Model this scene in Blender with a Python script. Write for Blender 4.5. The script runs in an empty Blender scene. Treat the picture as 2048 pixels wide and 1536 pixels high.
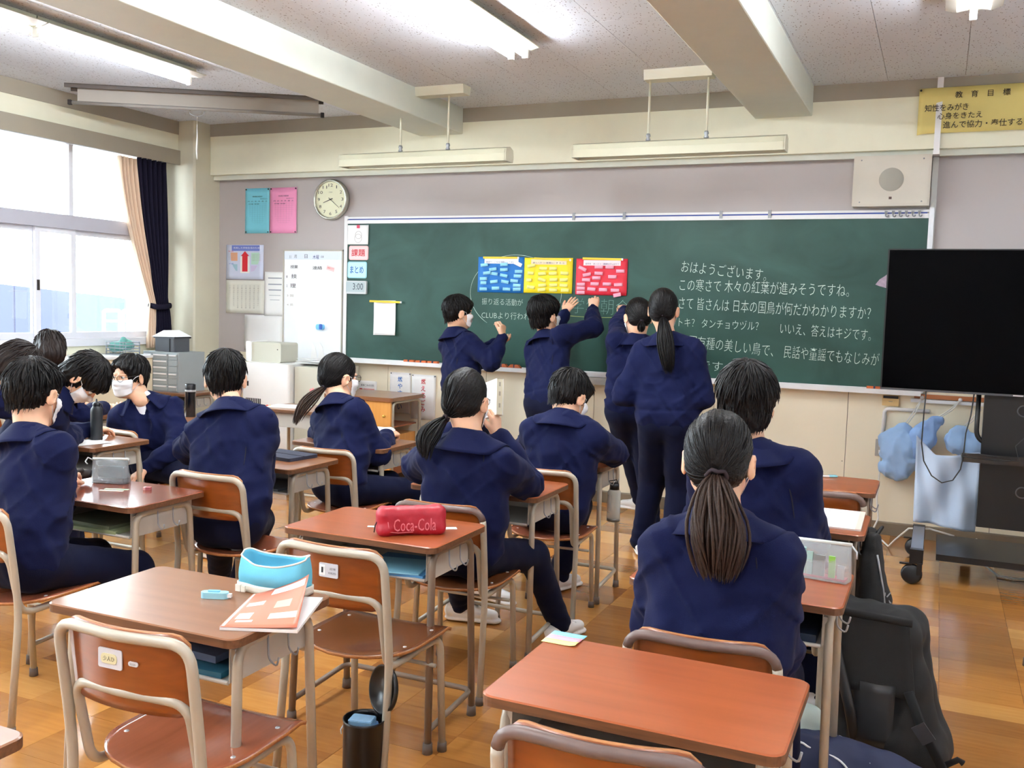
import bpy, math, random
import numpy as np
from mathutils import Vector, Matrix
SC = bpy.context.scene
COL = SC.collection
R = math.radians
# ------------------------------------------------------------ camera, sky, sun, exposure
cd = bpy.data.cameras.new('camera'); cam = bpy.data.objects.new('camera', cd); COL.objects.link(cam)
cd.sensor_fit = 'HORIZONTAL'; cd.sensor_width = 36.0; cd.lens = 36.0 * 1911.7 / 2048.0
cd.clip_start = 0.05; cd.clip_end = 300
def cam_matrix(yaw, pitch, roll, loc):
    f = Vector((-math.sin(yaw)*math.cos(pitch), math.cos(yaw)*math.cos(pitch), math.sin(pitch)))
    r0 = Vector((math.cos(yaw), math.sin(yaw), 0)); u0 = r0.cross(f)
    r = math.cos(roll)*r0 + math.sin(roll)*u0; u = -math.sin(roll)*r0 + math.cos(roll)*u0
    m = Matrix.Identity(4)
    for i in range(3): m[i][0] = r[i]; m[i][1] = u[i]; m[i][2] = -f[i]; m[i][3] = loc[i]
    return m
cam.matrix_world = cam_matrix(R(23.934), R(-4.626), R(1.683), (0, 0, 1.48))
SC.camera = cam
w = bpy.data.worlds.new('sky'); SC.world = w; w.use_nodes = True
bg = w.node_tree.nodes['Background']; bg.inputs[0].default_value = (0.80, 0.90, 1.0, 1); bg.inputs[1].default_value = 8.5
sd = bpy.data.lights.new('sun', 'SUN'); sd.energy = 16; sd.angle = R(1.5); sd.color = (1.0, 0.95, 0.86)
sun = bpy.data.objects.new('sun', sd); COL.objects.link(sun); sun.location = (-20, -5, 20)
sun.rotation_euler = Vector((0.60, 0.27, -0.66)).to_track_quat('-Z', 'Y').to_euler()
SC.view_settings.view_transform = 'Standard'; SC.view_settings.look = 'None'
SC.view_settings.exposure = 1.28; SC.view_settings.gamma = 1.0; SC.view_settings.use_curve_mapping = False
try:
    SC.cycles.max_bounces = 8; SC.cycles.diffuse_bounces = 5; SC.cycles.glossy_bounces = 4
    SC.cycles.transparent_max_bounces = 12; SC.cycles.caustics_reflective = False; SC.cycles.caustics_refractive = False
    SC.cycles.sample_clamp_indirect = 8
except Exception: pass
TUBE_POWER = 52.0
# ------------------------------------------------------------ materials
def lin(c):
    return tuple(((x/255.0)/12.92 if x/255.0 <= 0.04045 else ((x/255.0+0.055)/1.055)**2.4) for x in c) + (1,)
MATS = {}
def mat(name, rgb, rough=0.6, spec=0.5, metal=0.0, noise=None, bump=None, coat=0, sheen=0, trans=0, alpha=1, emit=None, scale=(1,1,1)):
    """rgb in display units; noise=(scale, amount) tone variation; bump=(scale, strength)"""
    if name in MATS: return MATS[name]
    m = bpy.data.materials.new(name); m.use_nodes = True; nt = m.node_tree; b = nt.nodes['Principled BSDF']
    c = lin(rgb); b.inputs['Base Color'].default_value = c; b.inputs['Roughness'].default_value = rough
    b.inputs['Specular IOR Level'].default_value = spec; b.inputs['Metallic'].default_value = metal
    if coat: b.inputs['Coat Weight'].default_value = coat; b.inputs['Coat Roughness'].default_value = 0.15
    if sheen: b.inputs['Sheen Weight'].default_value = sheen; b.inputs['Sheen Roughness'].default_value = 0.5
    if trans: b.inputs['Transmission Weight'].default_value = trans
    if alpha < 1: b.inputs['Alpha'].default_value = alpha
    if emit: b.inputs['Emission Color'].default_value = lin(emit[0]); b.inputs['Emission Strength'].default_value = emit[1]
    tc = nt.nodes.new('ShaderNodeTexCoord'); mp = nt.nodes.new('ShaderNodeMapping'); mp.inputs['Scale'].default_value = scale
    nt.links.new(tc.outputs['Object'], mp.inputs['Vector'])
    if noise is None: noise = (6.0, 0.06)
    n = nt.nodes.new('ShaderNodeTexNoise'); n.inputs['Scale'].default_value = noise[0]; n.inputs['Detail'].default_value = 4
    nt.links.new(mp.outputs[0], n.inputs['Vector'])
    mx = nt.nodes.new('ShaderNodeMix'); mx.data_type = 'RGBA'
    a = noise[1]
    mx.inputs[6].default_value = tuple(x*(1-a) for x in c[:3]) + (1,); mx.inputs[7].default_value = tuple(min(1, x*(1+a)) for x in c[:3]) + (1,)
    nt.links.new(n.outputs['Fac'], mx.inputs[0]); nt.links.new(mx.outputs[2], b.inputs['Base Color'])
    if bump:
        n2 = nt.nodes.new('ShaderNodeTexNoise'); n2.inputs['Scale'].default_value = bump[0]; n2.inputs['Detail'].default_value = 3
        nt.links.new(mp.outputs[0], n2.inputs['Vector'])
        bp = nt.nodes.new('ShaderNodeBump'); bp.inputs['Strength'].default_value = bump[1]; bp.inputs['Distance'].default_value = 0.004
        nt.links.new(n2.outputs['Fac'], bp.inputs['Height']); nt.links.new(bp.outputs[0], b.inputs['Normal'])
    MATS[name] = m
    return m
def wood(name, rgb, dark, rough=0.35, axis=0, sc=9.0, coat=0.3, amt=0.5):
    m = mat(name, rgb, rough=rough, coat=coat)
    nt = m.node_tree; b = nt.nodes['Principled BSDF']
    tc = nt.nodes.new('ShaderNodeTexCoord'); mp = nt.nodes.new('ShaderNodeMapping')
    s = [sc*7]*3; s[axis] = sc*0.5; mp.inputs['Scale'].default_value = s
    nt.links.new(tc.outputs['Object'], mp.inputs['Vector'])
    oi = nt.nodes.new('ShaderNodeObjectInfo'); ad = nt.nodes.new('ShaderNodeVectorMath'); ad.operation = 'ADD'
    nt.links.new(mp.outputs[0], ad.inputs[0]); sl = nt.nodes.new('ShaderNodeVectorMath'); sl.operation = 'SCALE'; sl.inputs[0].default_value = (13, 17, 11)
    nt.links.new(oi.outputs['Random'], sl.inputs['Scale']); nt.links.new(sl.outputs[0], ad.inputs[1])
    n = nt.nodes.new('ShaderNodeTexNoise'); n.inputs['Scale'].default_value = 1.0; n.inputs['Detail'].default_value = 3; n.inputs['Distortion'].default_value = 0.0
    nt.links.new(ad.outputs[0], n.inputs['Vector'])
    cr = nt.nodes.new('ShaderNodeValToRGB'); cr.color_ramp.elements[0].position = 0.22; cr.color_ramp.elements[1].position = 0.28 + amt
    cr.color_ramp.elements[0].color = lin(dark); cr.color_ramp.elements[1].color = lin(rgb)
    nt.links.new(n.outputs['Fac'], cr.inputs[0]); nt.links.new(cr.outputs[0], b.inputs['Base Color'])
    return m
def emitter(name, rgb, strength):
    m = bpy.data.materials.new(name); m.use_nodes = True; nt = m.node_tree; nt.nodes.clear()
    e = nt.nodes.new('ShaderNodeEmission'); e.inputs[0].default_value = lin(rgb); e.inputs[1].default_value = strength
    o = nt.nodes.new('ShaderNodeOutputMaterial'); nt.links.new(e.outputs[0], o.inputs[0]); return m
# ------------------------------------------------------------ mesh helpers
class MB:
    def __init__(s): s.v = []; s.f = []; s.m = []; s.sm = []
    def add(s, vs, fs, mi=0, smooth=False):
        o = len(s.v); s.v += [tuple(v) for v in vs]; s.f += [tuple(i+o for i in f) for f in fs]
        s.m += [mi]*len(fs); s.sm += [smooth]*len(fs); return s
    def box(s, x0, x1, y0, y1, z0, z1, mi=0, M=None):
        vs = [(x, y, z) for z in (z0, z1) for y in (y0, y1) for x in (x0, x1)]
        if M is not None: vs = [tuple(M @ Vector(v)) for v in vs]
        return s.add(vs, [(0,2,3,1),(4,5,7,6),(0,1,5,4),(2,6,7,3),(0,4,6,2),(1,3,7,5)], mi)
    def prism(s, pts, axis, a, b, mi=0, smooth=False, M=None):
        """closed polygon pts (2d) extruded along axis from a to b"""
        n = len(pts)
        def P(p, t):
            return {0: (t, p[0], p[1]), 1: (p[0], t, p[1]), 2: (p[0], p[1], t)}[axis]
        vs = [P(p, a) for p in pts] + [P(p, b) for p in pts]
        if M is not None: vs = [tuple(M @ Vector(v)) for v in vs]
        s.add(vs, [tuple(range(n))[::-1], tuple(range(n, 2*n))], mi, False)
        o = len(s.v) - 2*n
        for i in range(n):
            j = (i+1) % n; s.f.append((o+i, o+j, o+n+j, o+n+i)); s.m.append(mi); s.sm.append(smooth)
        return s
    def tube(s, pts, r, seg=8, mi=0, caps=True, closed=False, ell=1.0):
        pts = [Vector(p) for p in pts]; n = len(pts)
        rs = r if isinstance(r, (list, tuple)) else [r]*n
        T = []
        for i in range(n):
            if closed: t = pts[(i+1) % n] - pts[i-1]
            else: t = pts[min(i+1, n-1)] - pts[max(i-1, 0)]
            T.append(t.normalized() if t.length > 1e-9 else Vector((0, 0, 1)))
        up = Vector((0, 0, 1)) if abs(T[0].z) < 0.9 else Vector((1, 0, 0))
        nrm = (up - T[0]*up.dot(T[0])).normalized(); vs = []
        for i in range(n):
            if i: nrm = (nrm - T[i]*nrm.dot(T[i])); nrm = nrm.normalized() if nrm.length > 1e-6 else T[i].orthogonal().normalized()
            bn = T[i].cross(nrm)
            for k in range(seg):
                a = 2*math.pi*k/seg; vs.append(pts[i] + nrm*math.cos(a)*rs[i] + bn*math.sin(a)*rs[i]*ell)
        fs = []
        for i in range(n if closed else n-1):
            i2 = (i+1) % n
            for k in range(seg):
                k2 = (k+1) % seg; fs.append((i*seg+k, i*seg+k2, i2*seg+k2, i2*seg+k))
        s.add(vs, fs, mi, True)
        if caps and not closed:
            o = len(s.v) - len(vs)
            s.f.append(tuple(o+k for k in range(seg))[::-1]); s.m.append(mi); s.sm.append(False)
            s.f.append(tuple(o+(n-1)*seg+k for k in range(seg))); s.m.append(mi); s.sm.append(False)
        return s
    def lathe(s, prof, c=(0,0,0), seg=24, mi=0, M=None, smooth=True):
        vs = []; n = len(prof)
        for r, z in prof:
            for k in range(seg):
                a = 2*math.pi*k/seg; vs.append((r*math.cos(a), r*math.sin(a), z))
        M = M if M is not None else Matrix.Identity(4)
        vs = [tuple(M @ Vector(v) + Vector(c)) for v in vs]
        fs = [(i*seg+k, i*seg+(k+1) % seg, (i+1)*seg+(k+1) % seg, (i+1)*seg+k) for i in range(n-1) for k in range(seg)]
        return s.add(vs, fs, mi, smooth)
    def ball(s, c, rad, seg=16, rings=10, mi=0, M=None):
        rad = rad if isinstance(rad, (tuple, list)) else (rad,)*3; vs = []
        for i in range(rings+1):
            t = math.pi*i/rings
            for k in range(seg):
                a = 2*math.pi*k/seg
                v = Vector((rad[0]*math.sin(t)*math.cos(a), rad[1]*math.sin(t)*math.sin(a), rad[2]*math.cos(t)))
                if M is not None: v = M @ v
                vs.append(v + Vector(c))
        fs = [(i*seg+k, (i+1)*seg+k, (i+1)*seg+(k+1) % seg, i*seg+(k+1) % seg) for i in range(rings) for k in range(seg)]
        return s.add(vs, fs, mi, True)
    def grid(s, fn, nu, nv, mi=0, thick=None, closed_u=False):
        vs = [Vector(fn(u/(nu if closed_u else nu-1), v/(nv-1))) for v in range(nv) for u in range(nu)]
        def fl(o, rev):
            fs = []
            for v in range(nv-1):
                for u in range(nu if closed_u else nu-1):
                    u2 = (u+1) % nu; q = (o+v*nu+u, o+v*nu+u2, o+(v+1)*nu+u2, o+(v+1)*nu+u); fs.append(q[::-1] if rev else q)
            return fs
        if not thick: return s.add(vs, fl(0, False), mi, True)
        nr = [Vector((0,0,0)) for _ in vs]
        for f in fl(0, False):
            a = (vs[f[1]]-vs[f[0]]).cross(vs[f[3]]-vs[f[0]]) + (vs[f[3]]-vs[f[2]]).cross(vs[f[1]]-vs[f[2]])
            for i in f: nr[i] += a
        v2 = [v - (n.normalized()*thick if n.length > 0 else n) for v, n in zip(vs, nr)]
        N = len(vs); fs = fl(0, False) + fl(N, True)
        for v in range(nv-1):
            if not closed_u:
                fs.append((v*nu, (v+1)*nu, N+(v+1)*nu, N+v*nu)); e = nu-1; fs.append(((v+1)*nu+e, v*nu+e, N+v*nu+e, N+(v+1)*nu+e))
        for u in range(nu if closed_u else nu-1):
            u2 = (u+1) % nu; fs.append((u2, u, N+u, N+u2)); e = (nv-1)*nu; fs.append((e+u, e+u2, N+e+u2, N+e+u))
        return s.add(vs+v2, fs, mi, True)
    def build(s, name, mats, parent=None, loc=None, rot=None):
        me = bpy.data.meshes.new(name); me.from_pydata(s.v, [], s.f)
        for m in (mats if isinstance(mats, (list, tuple)) else [mats]): me.materials.append(m)
        me.polygons.foreach_set('material_index', s.m); me.polygons.foreach_set('use_smooth', s.sm); me.update()
        o = bpy.data.objects.new(name, me); COL.objects.link(o)
        if parent is not None: o.parent = parent
        if loc is not None: o.location = loc
        if rot is not None: o.rotation_euler = rot
        return o
def fillet(pts, r, n=5):
    """polyline with rounded corners; r: radius or list"""
    pts = [Vector(p) for p in pts]; out = [pts[0]]
    for i in range(1, len(pts)-1):
        rr = r[i] if isinstance(r, (list, tuple)) else r
        a, b, c = pts[i-1], pts[i], pts[i+1]; d1 = (a-b); d2 = (c-b)
        k = min(rr, d1.length*0.49, d2.length*0.49); p1 = b + d1.normalized()*k; p2 = b + d2.normalized()*k
        for j in range(n+1):
            t = j/n; out.append(p1*(1-t)**2 + b*2*t*(1-t) + p2*t*t)
    out.append(pts[-1]); return out
def rrect(x0, x1, y0, y1, r, n=4):
    o = []
    for cx, cy, a0 in ((x1-r, y1-r, 0), (x0+r, y1-r, 90), (x0+r, y0+r, 180), (x1-r, y0+r, 270)):
        for k in range(n+1):
            a = R(a0 + 90*k/n); o.append((cx + r*math.cos(a), cy + r*math.sin(a)))
    return o
def tag(o, label=None, cat=None, group=None, kind=None):
    if label: o['label'] = label
    if cat: o['category'] = cat
    if group: o['group'] = group
    if kind: o['kind'] = kind
    return o
def empty(name, loc, rz=0, label=None, cat=None, group=None):
    o = bpy.data.objects.new(name, None); COL.objects.link(o); o.empty_display_size = 0.05
    o.location = loc; o.rotation_euler = (0, 0, rz); return tag(o, label, cat, group)
def copy_tree(o, parent=None):
    c = o.copy(); COL.objects.link(c); c.parent = parent
    for ch in list(o.children): copy_tree(ch, c)
    return c
def struct(name, mb, m, parent=None):
    o = mb.build(name, m, parent)
    if parent is None: o['kind'] = 'structure'
    return o
TXT = []
def text(body, p0, p1, h, m, parent=None, name='lettering', thin=0.0, depth=0.0006, face='-Y', rot=None, align='fit', vertical=False, jit=0, width=None):
    """writing on a plane facing -Y: baseline from p0 to p1 (x,z) at y; h = height of a full glyph"""
    cu = bpy.data.curves.new(name, 'FONT'); cu.body = body; cu.resolution_u = 2; cu.offset = thin; cu.extrude = 0
    o = bpy.data.objects.new(name, cu); COL.objects.link(o)
    me = bpy.data.meshes.new_from_object(o); bpy.data.objects.remove(o); bpy.data.curves.remove(cu)
    n = len(me.vertices); co = np.empty(n*3); me.vertices.foreach_get('co', co); co = co.reshape(-1, 3)
    if n == 0: co = np.zeros((1, 3))
    x0, x1 = co[:, 0].min(), co[:, 0].max(); y0, y1 = co[:, 1].min(), co[:, 1].max()
    p0 = Vector(p0); p1 = Vector(p1); d = p1 - p0; L = d.length if align == 'fit' else (x1-x0)*h/(y1-y0)
    sx = L/(x1-x0); sy = h/(y1-y0); u = d.normalized()
    if face == '-Y': v = Vector((0, 0, 1)); v = (v - u*v.dot(u)).normalized()
    else: v = Vector(face)
    me2 = np.empty_like(co); nrm = u.cross(v)
    for k in range(3): me2[:, k] = p0[k] + (co[:, 0]-x0)*sx*u[k] + (co[:, 1]-y0)*sy*v[k] + nrm[k]*depth
    me.vertices.foreach_set('co', me2.ravel()); me.materials.clear(); me.materials.append(m); me.update()
    o = bpy.data.objects.new(name, me); COL.objects.link(o)
    if parent is not None:
        o.parent = parent; o.matrix_parent_inverse = parent_inv(parent)
    return o
def parent_inv(p):
    return (Matrix.LocRotScale(p.location, p.rotation_euler, p.scale)).inverted()
rnd = random.Random(7)
# ------------------------------------------------------------ palette
M_cream = mat('cream_paint', (232,230,206), 0.6, bump=(60, 0.05)); M_strip = mat('taupe_paint', (158,150,134), 0.6)
M_beam = mat('beam_paint', (205,208,196), 0.55); M_mauve = mat('mauve_panel', (178,170,168), 0.55, noise=(2, 0.03)); M_wains = mat('beige_panel', (240,231,206), 0.45, noise=(3, 0.04))
M_base = mat('baseboard_brown', (122,110,92), 0.5); M_col = mat('column_paint', (205,200,178), 0.55)
M_white = mat('white_metal', (232,232,232), 0.35); M_alu = mat('aluminium', (200,202,205), 0.35, metal=0.6); M_alud = mat('dull_aluminium', (150,152,155), 0.45, metal=0.4)
M_blueline = mat('blue_line', (40,70,150), 0.5); M_black = mat('black_plastic', (14,14,17), 0.3); M_blackm = mat('black_metal', (10,10,13), 0.4)
M_dark = mat('dark_rubber', (40,34,32), 0.7); M_paper = mat('white_paper', (240,240,238), 0.7); M_ink = mat('black_ink', (35,35,40), 0.6)
M_red = mat('red_ink', (205,35,50), 0.6); M_blue = mat('blue_ink', (30,110,190), 0.6); M_navy = mat('navy_ink', (40,50,120), 0.6)
M_chalk = mat('chalk_line', (205,222,212), 0.9, noise=(300, 0.25)); M_chalky = mat('yellow_chalk', (190,205,130), 0.9, noise=(300, 0.25)); M_faint = mat('faint_chalk', (125,160,150), 0.9)
M_fix = mat('fixture_enamel', (208,204,182), 0.4); M_fixd = mat('fixture_grey', (176,170,158), 0.4)
M_tubeon = emitter('lit_tube', (240,246,255), TUBE_POWER)
M_wire = mat('white_cable', (228,228,222), 0.5); M_wireb = mat('black_cable', (18,18,20), 0.5)
# chalkboard: green enamel with wiped chalk haze
def chalkboard():
    m = mat('green_board', (48,84,75), 0.42, spec=0.35); nt = m.node_tree; b = nt.nodes['Principled BSDF']
    tc = nt.nodes.new('ShaderNodeTexCoord'); mp = nt.nodes.new('ShaderNodeMapping'); mp.inputs['Scale'].default_value = (1.2, 1, 1.6)
    n = nt.nodes.new('ShaderNodeTexNoise'); n.inputs['Scale'].default_value = 1.6; n.inputs['Detail'].default_value = 5; n.inputs['Distortion'].default_value = 1.0
    nt.links.new(tc.outputs['Object'], mp.inputs[0]); nt.links.new(mp.outputs[0], n.inputs['Vector'])
    cr = nt.nodes.new('ShaderNodeValToRGB'); cr.color_ramp.elements[0].position = 0.3; cr.color_ramp.elements[1].position = 0.75
    cr.color_ramp.elements[0].color = lin((33,66,58)); cr.color_ramp.elements[1].color = lin((52,88,80))
    nt.links.new(n.outputs['Fac'], cr.inputs[0]); nt.links.new(cr.outputs[0], b.inputs['Base Color']); return m
M_board = chalkboard()
# acoustic ceiling: pitted plaster panels
def acoustic():
    m = mat('acoustic_panel', (205,200,196), 0.9, spec=0.1); nt = m.node_tree; b = nt.nodes['Principled BSDF']
    tc = nt.nodes.new('ShaderNodeTexCoord'); mp = nt.nodes.new('ShaderNodeMapping'); mp.inputs['Scale'].default_value = (60, 34, 60)
    nz = nt.nodes.new('ShaderNodeTexNoise'); nz.inputs['Scale'].default_value = 0.7; nz.inputs['Detail'].default_value = 2
    nt.links.new(tc.outputs['Object'], mp.inputs[0])
    v = nt.nodes.new('ShaderNodeTexVoronoi'); v.inputs['Scale'].default_value = 1.0; v.inputs['Randomness'].default_value = 1
    nt.links.new(mp.outputs[0], nz.inputs['Vector']); ad = nt.nodes.new('ShaderNodeVectorMath'); ad.operation = 'ADD'
    nt.links.new(mp.outputs[0], ad.inputs[0]); nt.links.new(nz.outputs['Color'], ad.inputs[1]); nt.links.new(ad.outputs[0], v.inputs['Vector'])
    cr = nt.nodes.new('ShaderNodeValToRGB'); cr.color_ramp.elements[0].position = 0.10; cr.color_ramp.elements[1].position = 0.24
    cr.color_ramp.elements[0].color = lin((118,108,106)); cr.color_ramp.elements[1].color = lin((214,219,226))
    nt.links.new(v.outputs['Distance'], cr.inputs[0]); nt.links.new(cr.outputs[0], b.inputs['Base Color'])
    bp = nt.nodes.new('ShaderNodeBump'); bp.inputs['Strength'].default_value = 0.5; bp.inputs['Distance'].default_value = 0.004
    nt.links.new(cr.outputs[0], bp.inputs['Height']); nt.links.new(bp.outputs[0], b.inputs['Normal']); return m
M_ceil = acoustic()
# floor tiles: 303 mm wood mosaic tiles of four strips, tone varies tile by tile
def floor_mat():
    m = mat('wood_floor_tile', (176,120,62), 0.18, spec=0.5); nt = m.node_tree; b = nt.nodes['Principled BSDF']; L = nt.links.new
    b.inputs['Coat Weight'].default_value = 0.5; b.inputs['Coat Roughness'].default_value = 0.10
    geo = nt.nodes.new('ShaderNodeNewGeometry')
    def nd(t, **k):
        x = nt.nodes.new(t)
        for a, v in k.items(): setattr(x, a, v)
        return x
    sc = nd('ShaderNodeVectorMath', operation='MULTIPLY'); sc.inputs[1].default_value = (1/0.303, 1/0.303, 0); L(geo.outputs['Position'], sc.inputs[0])
    of = nd('ShaderNodeVectorMath', operation='ADD'); of.inputs[1].default_value = (50-0.085/0.303, 50-0.27/0.303, 0.5); L(sc.outputs[0], of.inputs[0])
    fl = nd('ShaderNodeVectorMath', operation='FLOOR'); L(of.outputs[0], fl.inputs[0])
    wn = nd('ShaderNodeTexWhiteNoise'); L(fl.outputs[0], wn.inputs['Vector'])
    s2 = nd('ShaderNodeVectorMath', operation='MULTIPLY'); s2.inputs[1].default_value = (1.0, 2.0, 0); L(of.outputs[0], s2.inputs[0])
    f2 = nd('ShaderNodeVectorMath', operation='FLOOR'); L(s2.outputs[0], f2.inputs[0]); w2 = nd('ShaderNodeTexWhiteNoise'); L(f2.outputs[0], w2.inputs['Vector'])
    mixv = nd('ShaderNodeMath', operation='MULTIPLY_ADD'); mixv.inputs[1].default_value = 0.50; L(wn.outputs['Value'], mixv.inputs[0])
    h = nd('ShaderNodeMath', operation='MULTIPLY'); h.inputs[1].default_value = 0.3; L(w2.outputs['Value'], h.inputs[0]); L(h.outputs[0], mixv.inputs[2])
    gm = nd('ShaderNodeVectorMath', operation='MULTIPLY'); gm.inputs[1].default_value = (6, 55, 1); L(geo.outputs['Position'], gm.inputs[0])
    ga = nd('ShaderNodeVectorMath', operation='ADD'); L(gm.outputs[0], ga.inputs[0]); L(w2.outputs['Color'], ga.inputs[1])
    n = nd('ShaderNodeTexNoise'); n.inputs['Scale'].default_value = 1; n.inputs['Detail'].default_value = 4; n.inputs['Distortion'].default_value = 0.0; L(ga.outputs[0], n.inputs['Vector'])
    big = nd('ShaderNodeTexNoise'); big.inputs['Scale'].default_value = 1.7; big.inputs['Detail'].default_value = 4; L(geo.outputs['Position'], big.inputs['Vector'])
    a1 = nd('ShaderNodeMath', operation='MULTIPLY_ADD'); a1.inputs[1].default_value = 0.25; L(n.outputs['Fac'], a1.inputs[0]); L(mixv.outputs[0], a1.inputs[2])
    cr = nd('ShaderNodeValToRGB'); e = cr.color_ramp.elements; e[0].position = 0.25; e[0].color = lin((146,88,40)); e[1].position = 0.95; e[1].color = lin((236,176,98))
    k = e.new(0.6); k.color = lin((202,136,64)); L(a1.outputs[0], cr.inputs[0])
    wear = nd('ShaderNodeValToRGB'); wear.color_ramp.elements[0].position = 0.38; wear.color_ramp.elements[1].position = 0.80; L(big.outputs['Fac'], wear.inputs[0])
    wm = nd('ShaderNodeMath', operation='MULTIPLY'); wm.inputs[1].default_value = 0.6; L(wear.outputs[0], wm.inputs[0])
    mx = nd('ShaderNodeMix'); mx.data_type = 'RGBA'; mx.inputs[7].default_value = lin((142,112,70)); L(wm.outputs[0], mx.inputs[0]); L(cr.outputs[0], mx.inputs[6])
    L(mx.outputs[2], b.inputs['Base Color'])
    rr = nd('ShaderNodeMapRange'); rr.inputs['To Min'].default_value = 0.16; rr.inputs['To Max'].default_value = 0.42; b.inputs['Roughness'].default_value = 0.24
    return m
M_floor = floor_mat()
# ------------------------------------------------------------ room shell
WY, SY, CZ, LX, RX, BY = 6.95, 6.82, 3.02, -6.35, 1.95, -1.7
fl = struct('floor', MB().box(-7.0, RX+.2, BY-.2, WY+.2, -0.2, -0.008), mat('joint_dark', (70,48,30), 0.6))
TS = 0.303; tiles = []
for i in range(-22, 7):
    for j in range(-7, 23):
        x, y = 0.085 + i*TS, 0.27 + j*TS
        if x < -6.5 or x > RX or y < BY-.3 or y > WY: continue
        tiles.append((x, y))
from mathutils import noise as mnoise
def in_view(x, y, z=0):
    v = cam.matrix_world.inverted() @ Vector((x, y, z)); return v.z < -0.3 and abs(v.x/v.z) < 0.56 and abs(v.y/v.z) < 0.43
tm = MB().prism(rrect(0.0006, TS-.0006, 0.0006, TS-.0006, 0.002, 1), 2, -0.008, 0.0, 0).build('floor_tile', M_floor).data
bpy.data.objects.remove(bpy.data.objects['floor_tile'])
vis = sorted([t for t in tiles if in_view(t[0]+.15, t[1]+.15)], key=lambda t: t[0]**2+t[1]**2)
keep = set(vis[:300]); rest = MB()
for t in tiles:
    x1 = min(t[0]+TS, RX); y1 = min(t[1]+TS, WY)
    if t in keep and x1 == t[0]+TS and y1 == t[1]+TS:
        o = bpy.data.objects.new('floor_tile', tm); COL.objects.link(o); o.location = (t[0], t[1], rnd.uniform(-0.0004, 0)); o.parent = fl
    else: rest.box(t[0]+.0006, x1-.0006, t[1]+.0006, y1-.0006, -0.008, -0.0003)
rt = rest.build('floor_tile_field', M_floor, fl); rt['kind'] = 'stuff'
# front wall
wf = struct('wall_front', MB().box(-7.0, RX+.2, WY, WY+.2, 0, 3.3), mat('wall_core', (120,108,92), 0.7))
px = [-6.05, -5.153, -4.231, -3.309, -2.387, -1.465, -0.543, 0.379, 1.301, RX]
for a, b in zip(px[:-1], px[1:]):
    MB().box(a+.002, b-.002, WY-.008, WY, 0.09, 1.0).build('wall_panel', M_wains, wf)
ux = [-6.05, -5.153, -4.231, -3.309, -2.387, -1.465, -0.543, 0.379, 1.301, RX]
MB().box(-6.05, RX, WY-.008, WY, 1.0005, 2.60).build('upper_panel', M_mauve, wf)
for x, z in ((-4.26,.7),(-4.26,.5),(-0.56,.35),(-0.56,.48),(0.25,.33),(-2.4,.5)): MB().ball((x, WY-.009, z), (.004,.002,.004), 8, 6).build('screw', M_strip, wf)
struct('baseboard_front', MB().prism([(WY-.022, 0), (WY-.022, .082), (WY-.016, .09), (WY, .09), (WY, 0)], 0, -6.05, RX), M_base)
# soffit over the board, its lip and the taupe strip at the ceiling
so = struct('trim_1', MB().box(-6.05, RX, SY, WY, 2.575, 3.3), M_cream)
MB().box(-6.05, RX, SY+.045, SY+.075, 2.535, 2.575).build('soffit_lip', M_beam, so)
MB().box(-6.05, RX, SY-.004, SY, 2.912, CZ).build('strip', M_strip, so)
# column in the corner
co_ = struct('trim_2', MB().prism([(-6.7, 6.62), (-6.06, 6.62), (-6.045, 6.635), (-6.045, 7.1), (-6.7, 7.1)], 2, 0, 3.3), M_col)
# ceiling with panels
ce = struct('ceiling', MB().box(-7.0, RX+.2, BY-.2, WY+.2, CZ+.012, CZ+.15), mat('ceiling_joint', (110,100,92), 0.9))
cx0 = -0.40; PW, PL = 0.4575, 0.9125; cnt = 0; cps = []
for i in range(-14, 6):
    for j in range(-3, 9):
        x0, x1 = cx0 + i*PW, cx0 + (i+1)*PW; y0 = SY - (j+1)*PL; y1 = y0 + PL
        x0, x1, y0, y1 = max(x0, -6.23), min(x1, RX), max(y0, BY), min(y1, SY)
        if x1-x0 < .02 or y1-y0 < .02: continue
        MB().box(x0+.0012, x1-.0012, y0+.001, y1-.001, CZ, CZ+.012).build('ceiling_panel', M_ceil, ce)
# the two concrete beams that run front to back
for k, (a, b) in enumerate(((-3.90, -3.515), (-1.25, -0.867))):
    bm = struct('trim_%d' % (3+k), MB().prism(rrect(a, b, 2.822, 3.2, .008, 2), 1, BY, SY), M_beam)
# left wall: beam, curtain box strips, piers, sill wall
bl = struct('trim_5', MB().box(-6.6, -6.23, BY, 6.62, 2.70, 3.3), M_cream)
MB().box(-6.23, -6.222, BY, 6.62, 2.905, CZ).build('strip', M_strip, bl)
MB().box(-6.235, -6.205, BY, 6.62, 2.64, 2.765).build('curtain_box', M_strip, bl)
wl = struct('wall_left', MB().box(-6.6, -6.33, BY, 6.62, 0, 1.06), M_cream)
struct('baseboard_left', MB().box(-6.33, -6.31, BY, 6.62, 0, .09), M_base)
wp = struct('wall_left_pier', MB().box(-6.6, -6.33, 1.35, 1.75, 1.06, 2.8).box(-6.6, -6.33, BY, -1.2, 1.06, 2.8), M_cream)
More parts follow.
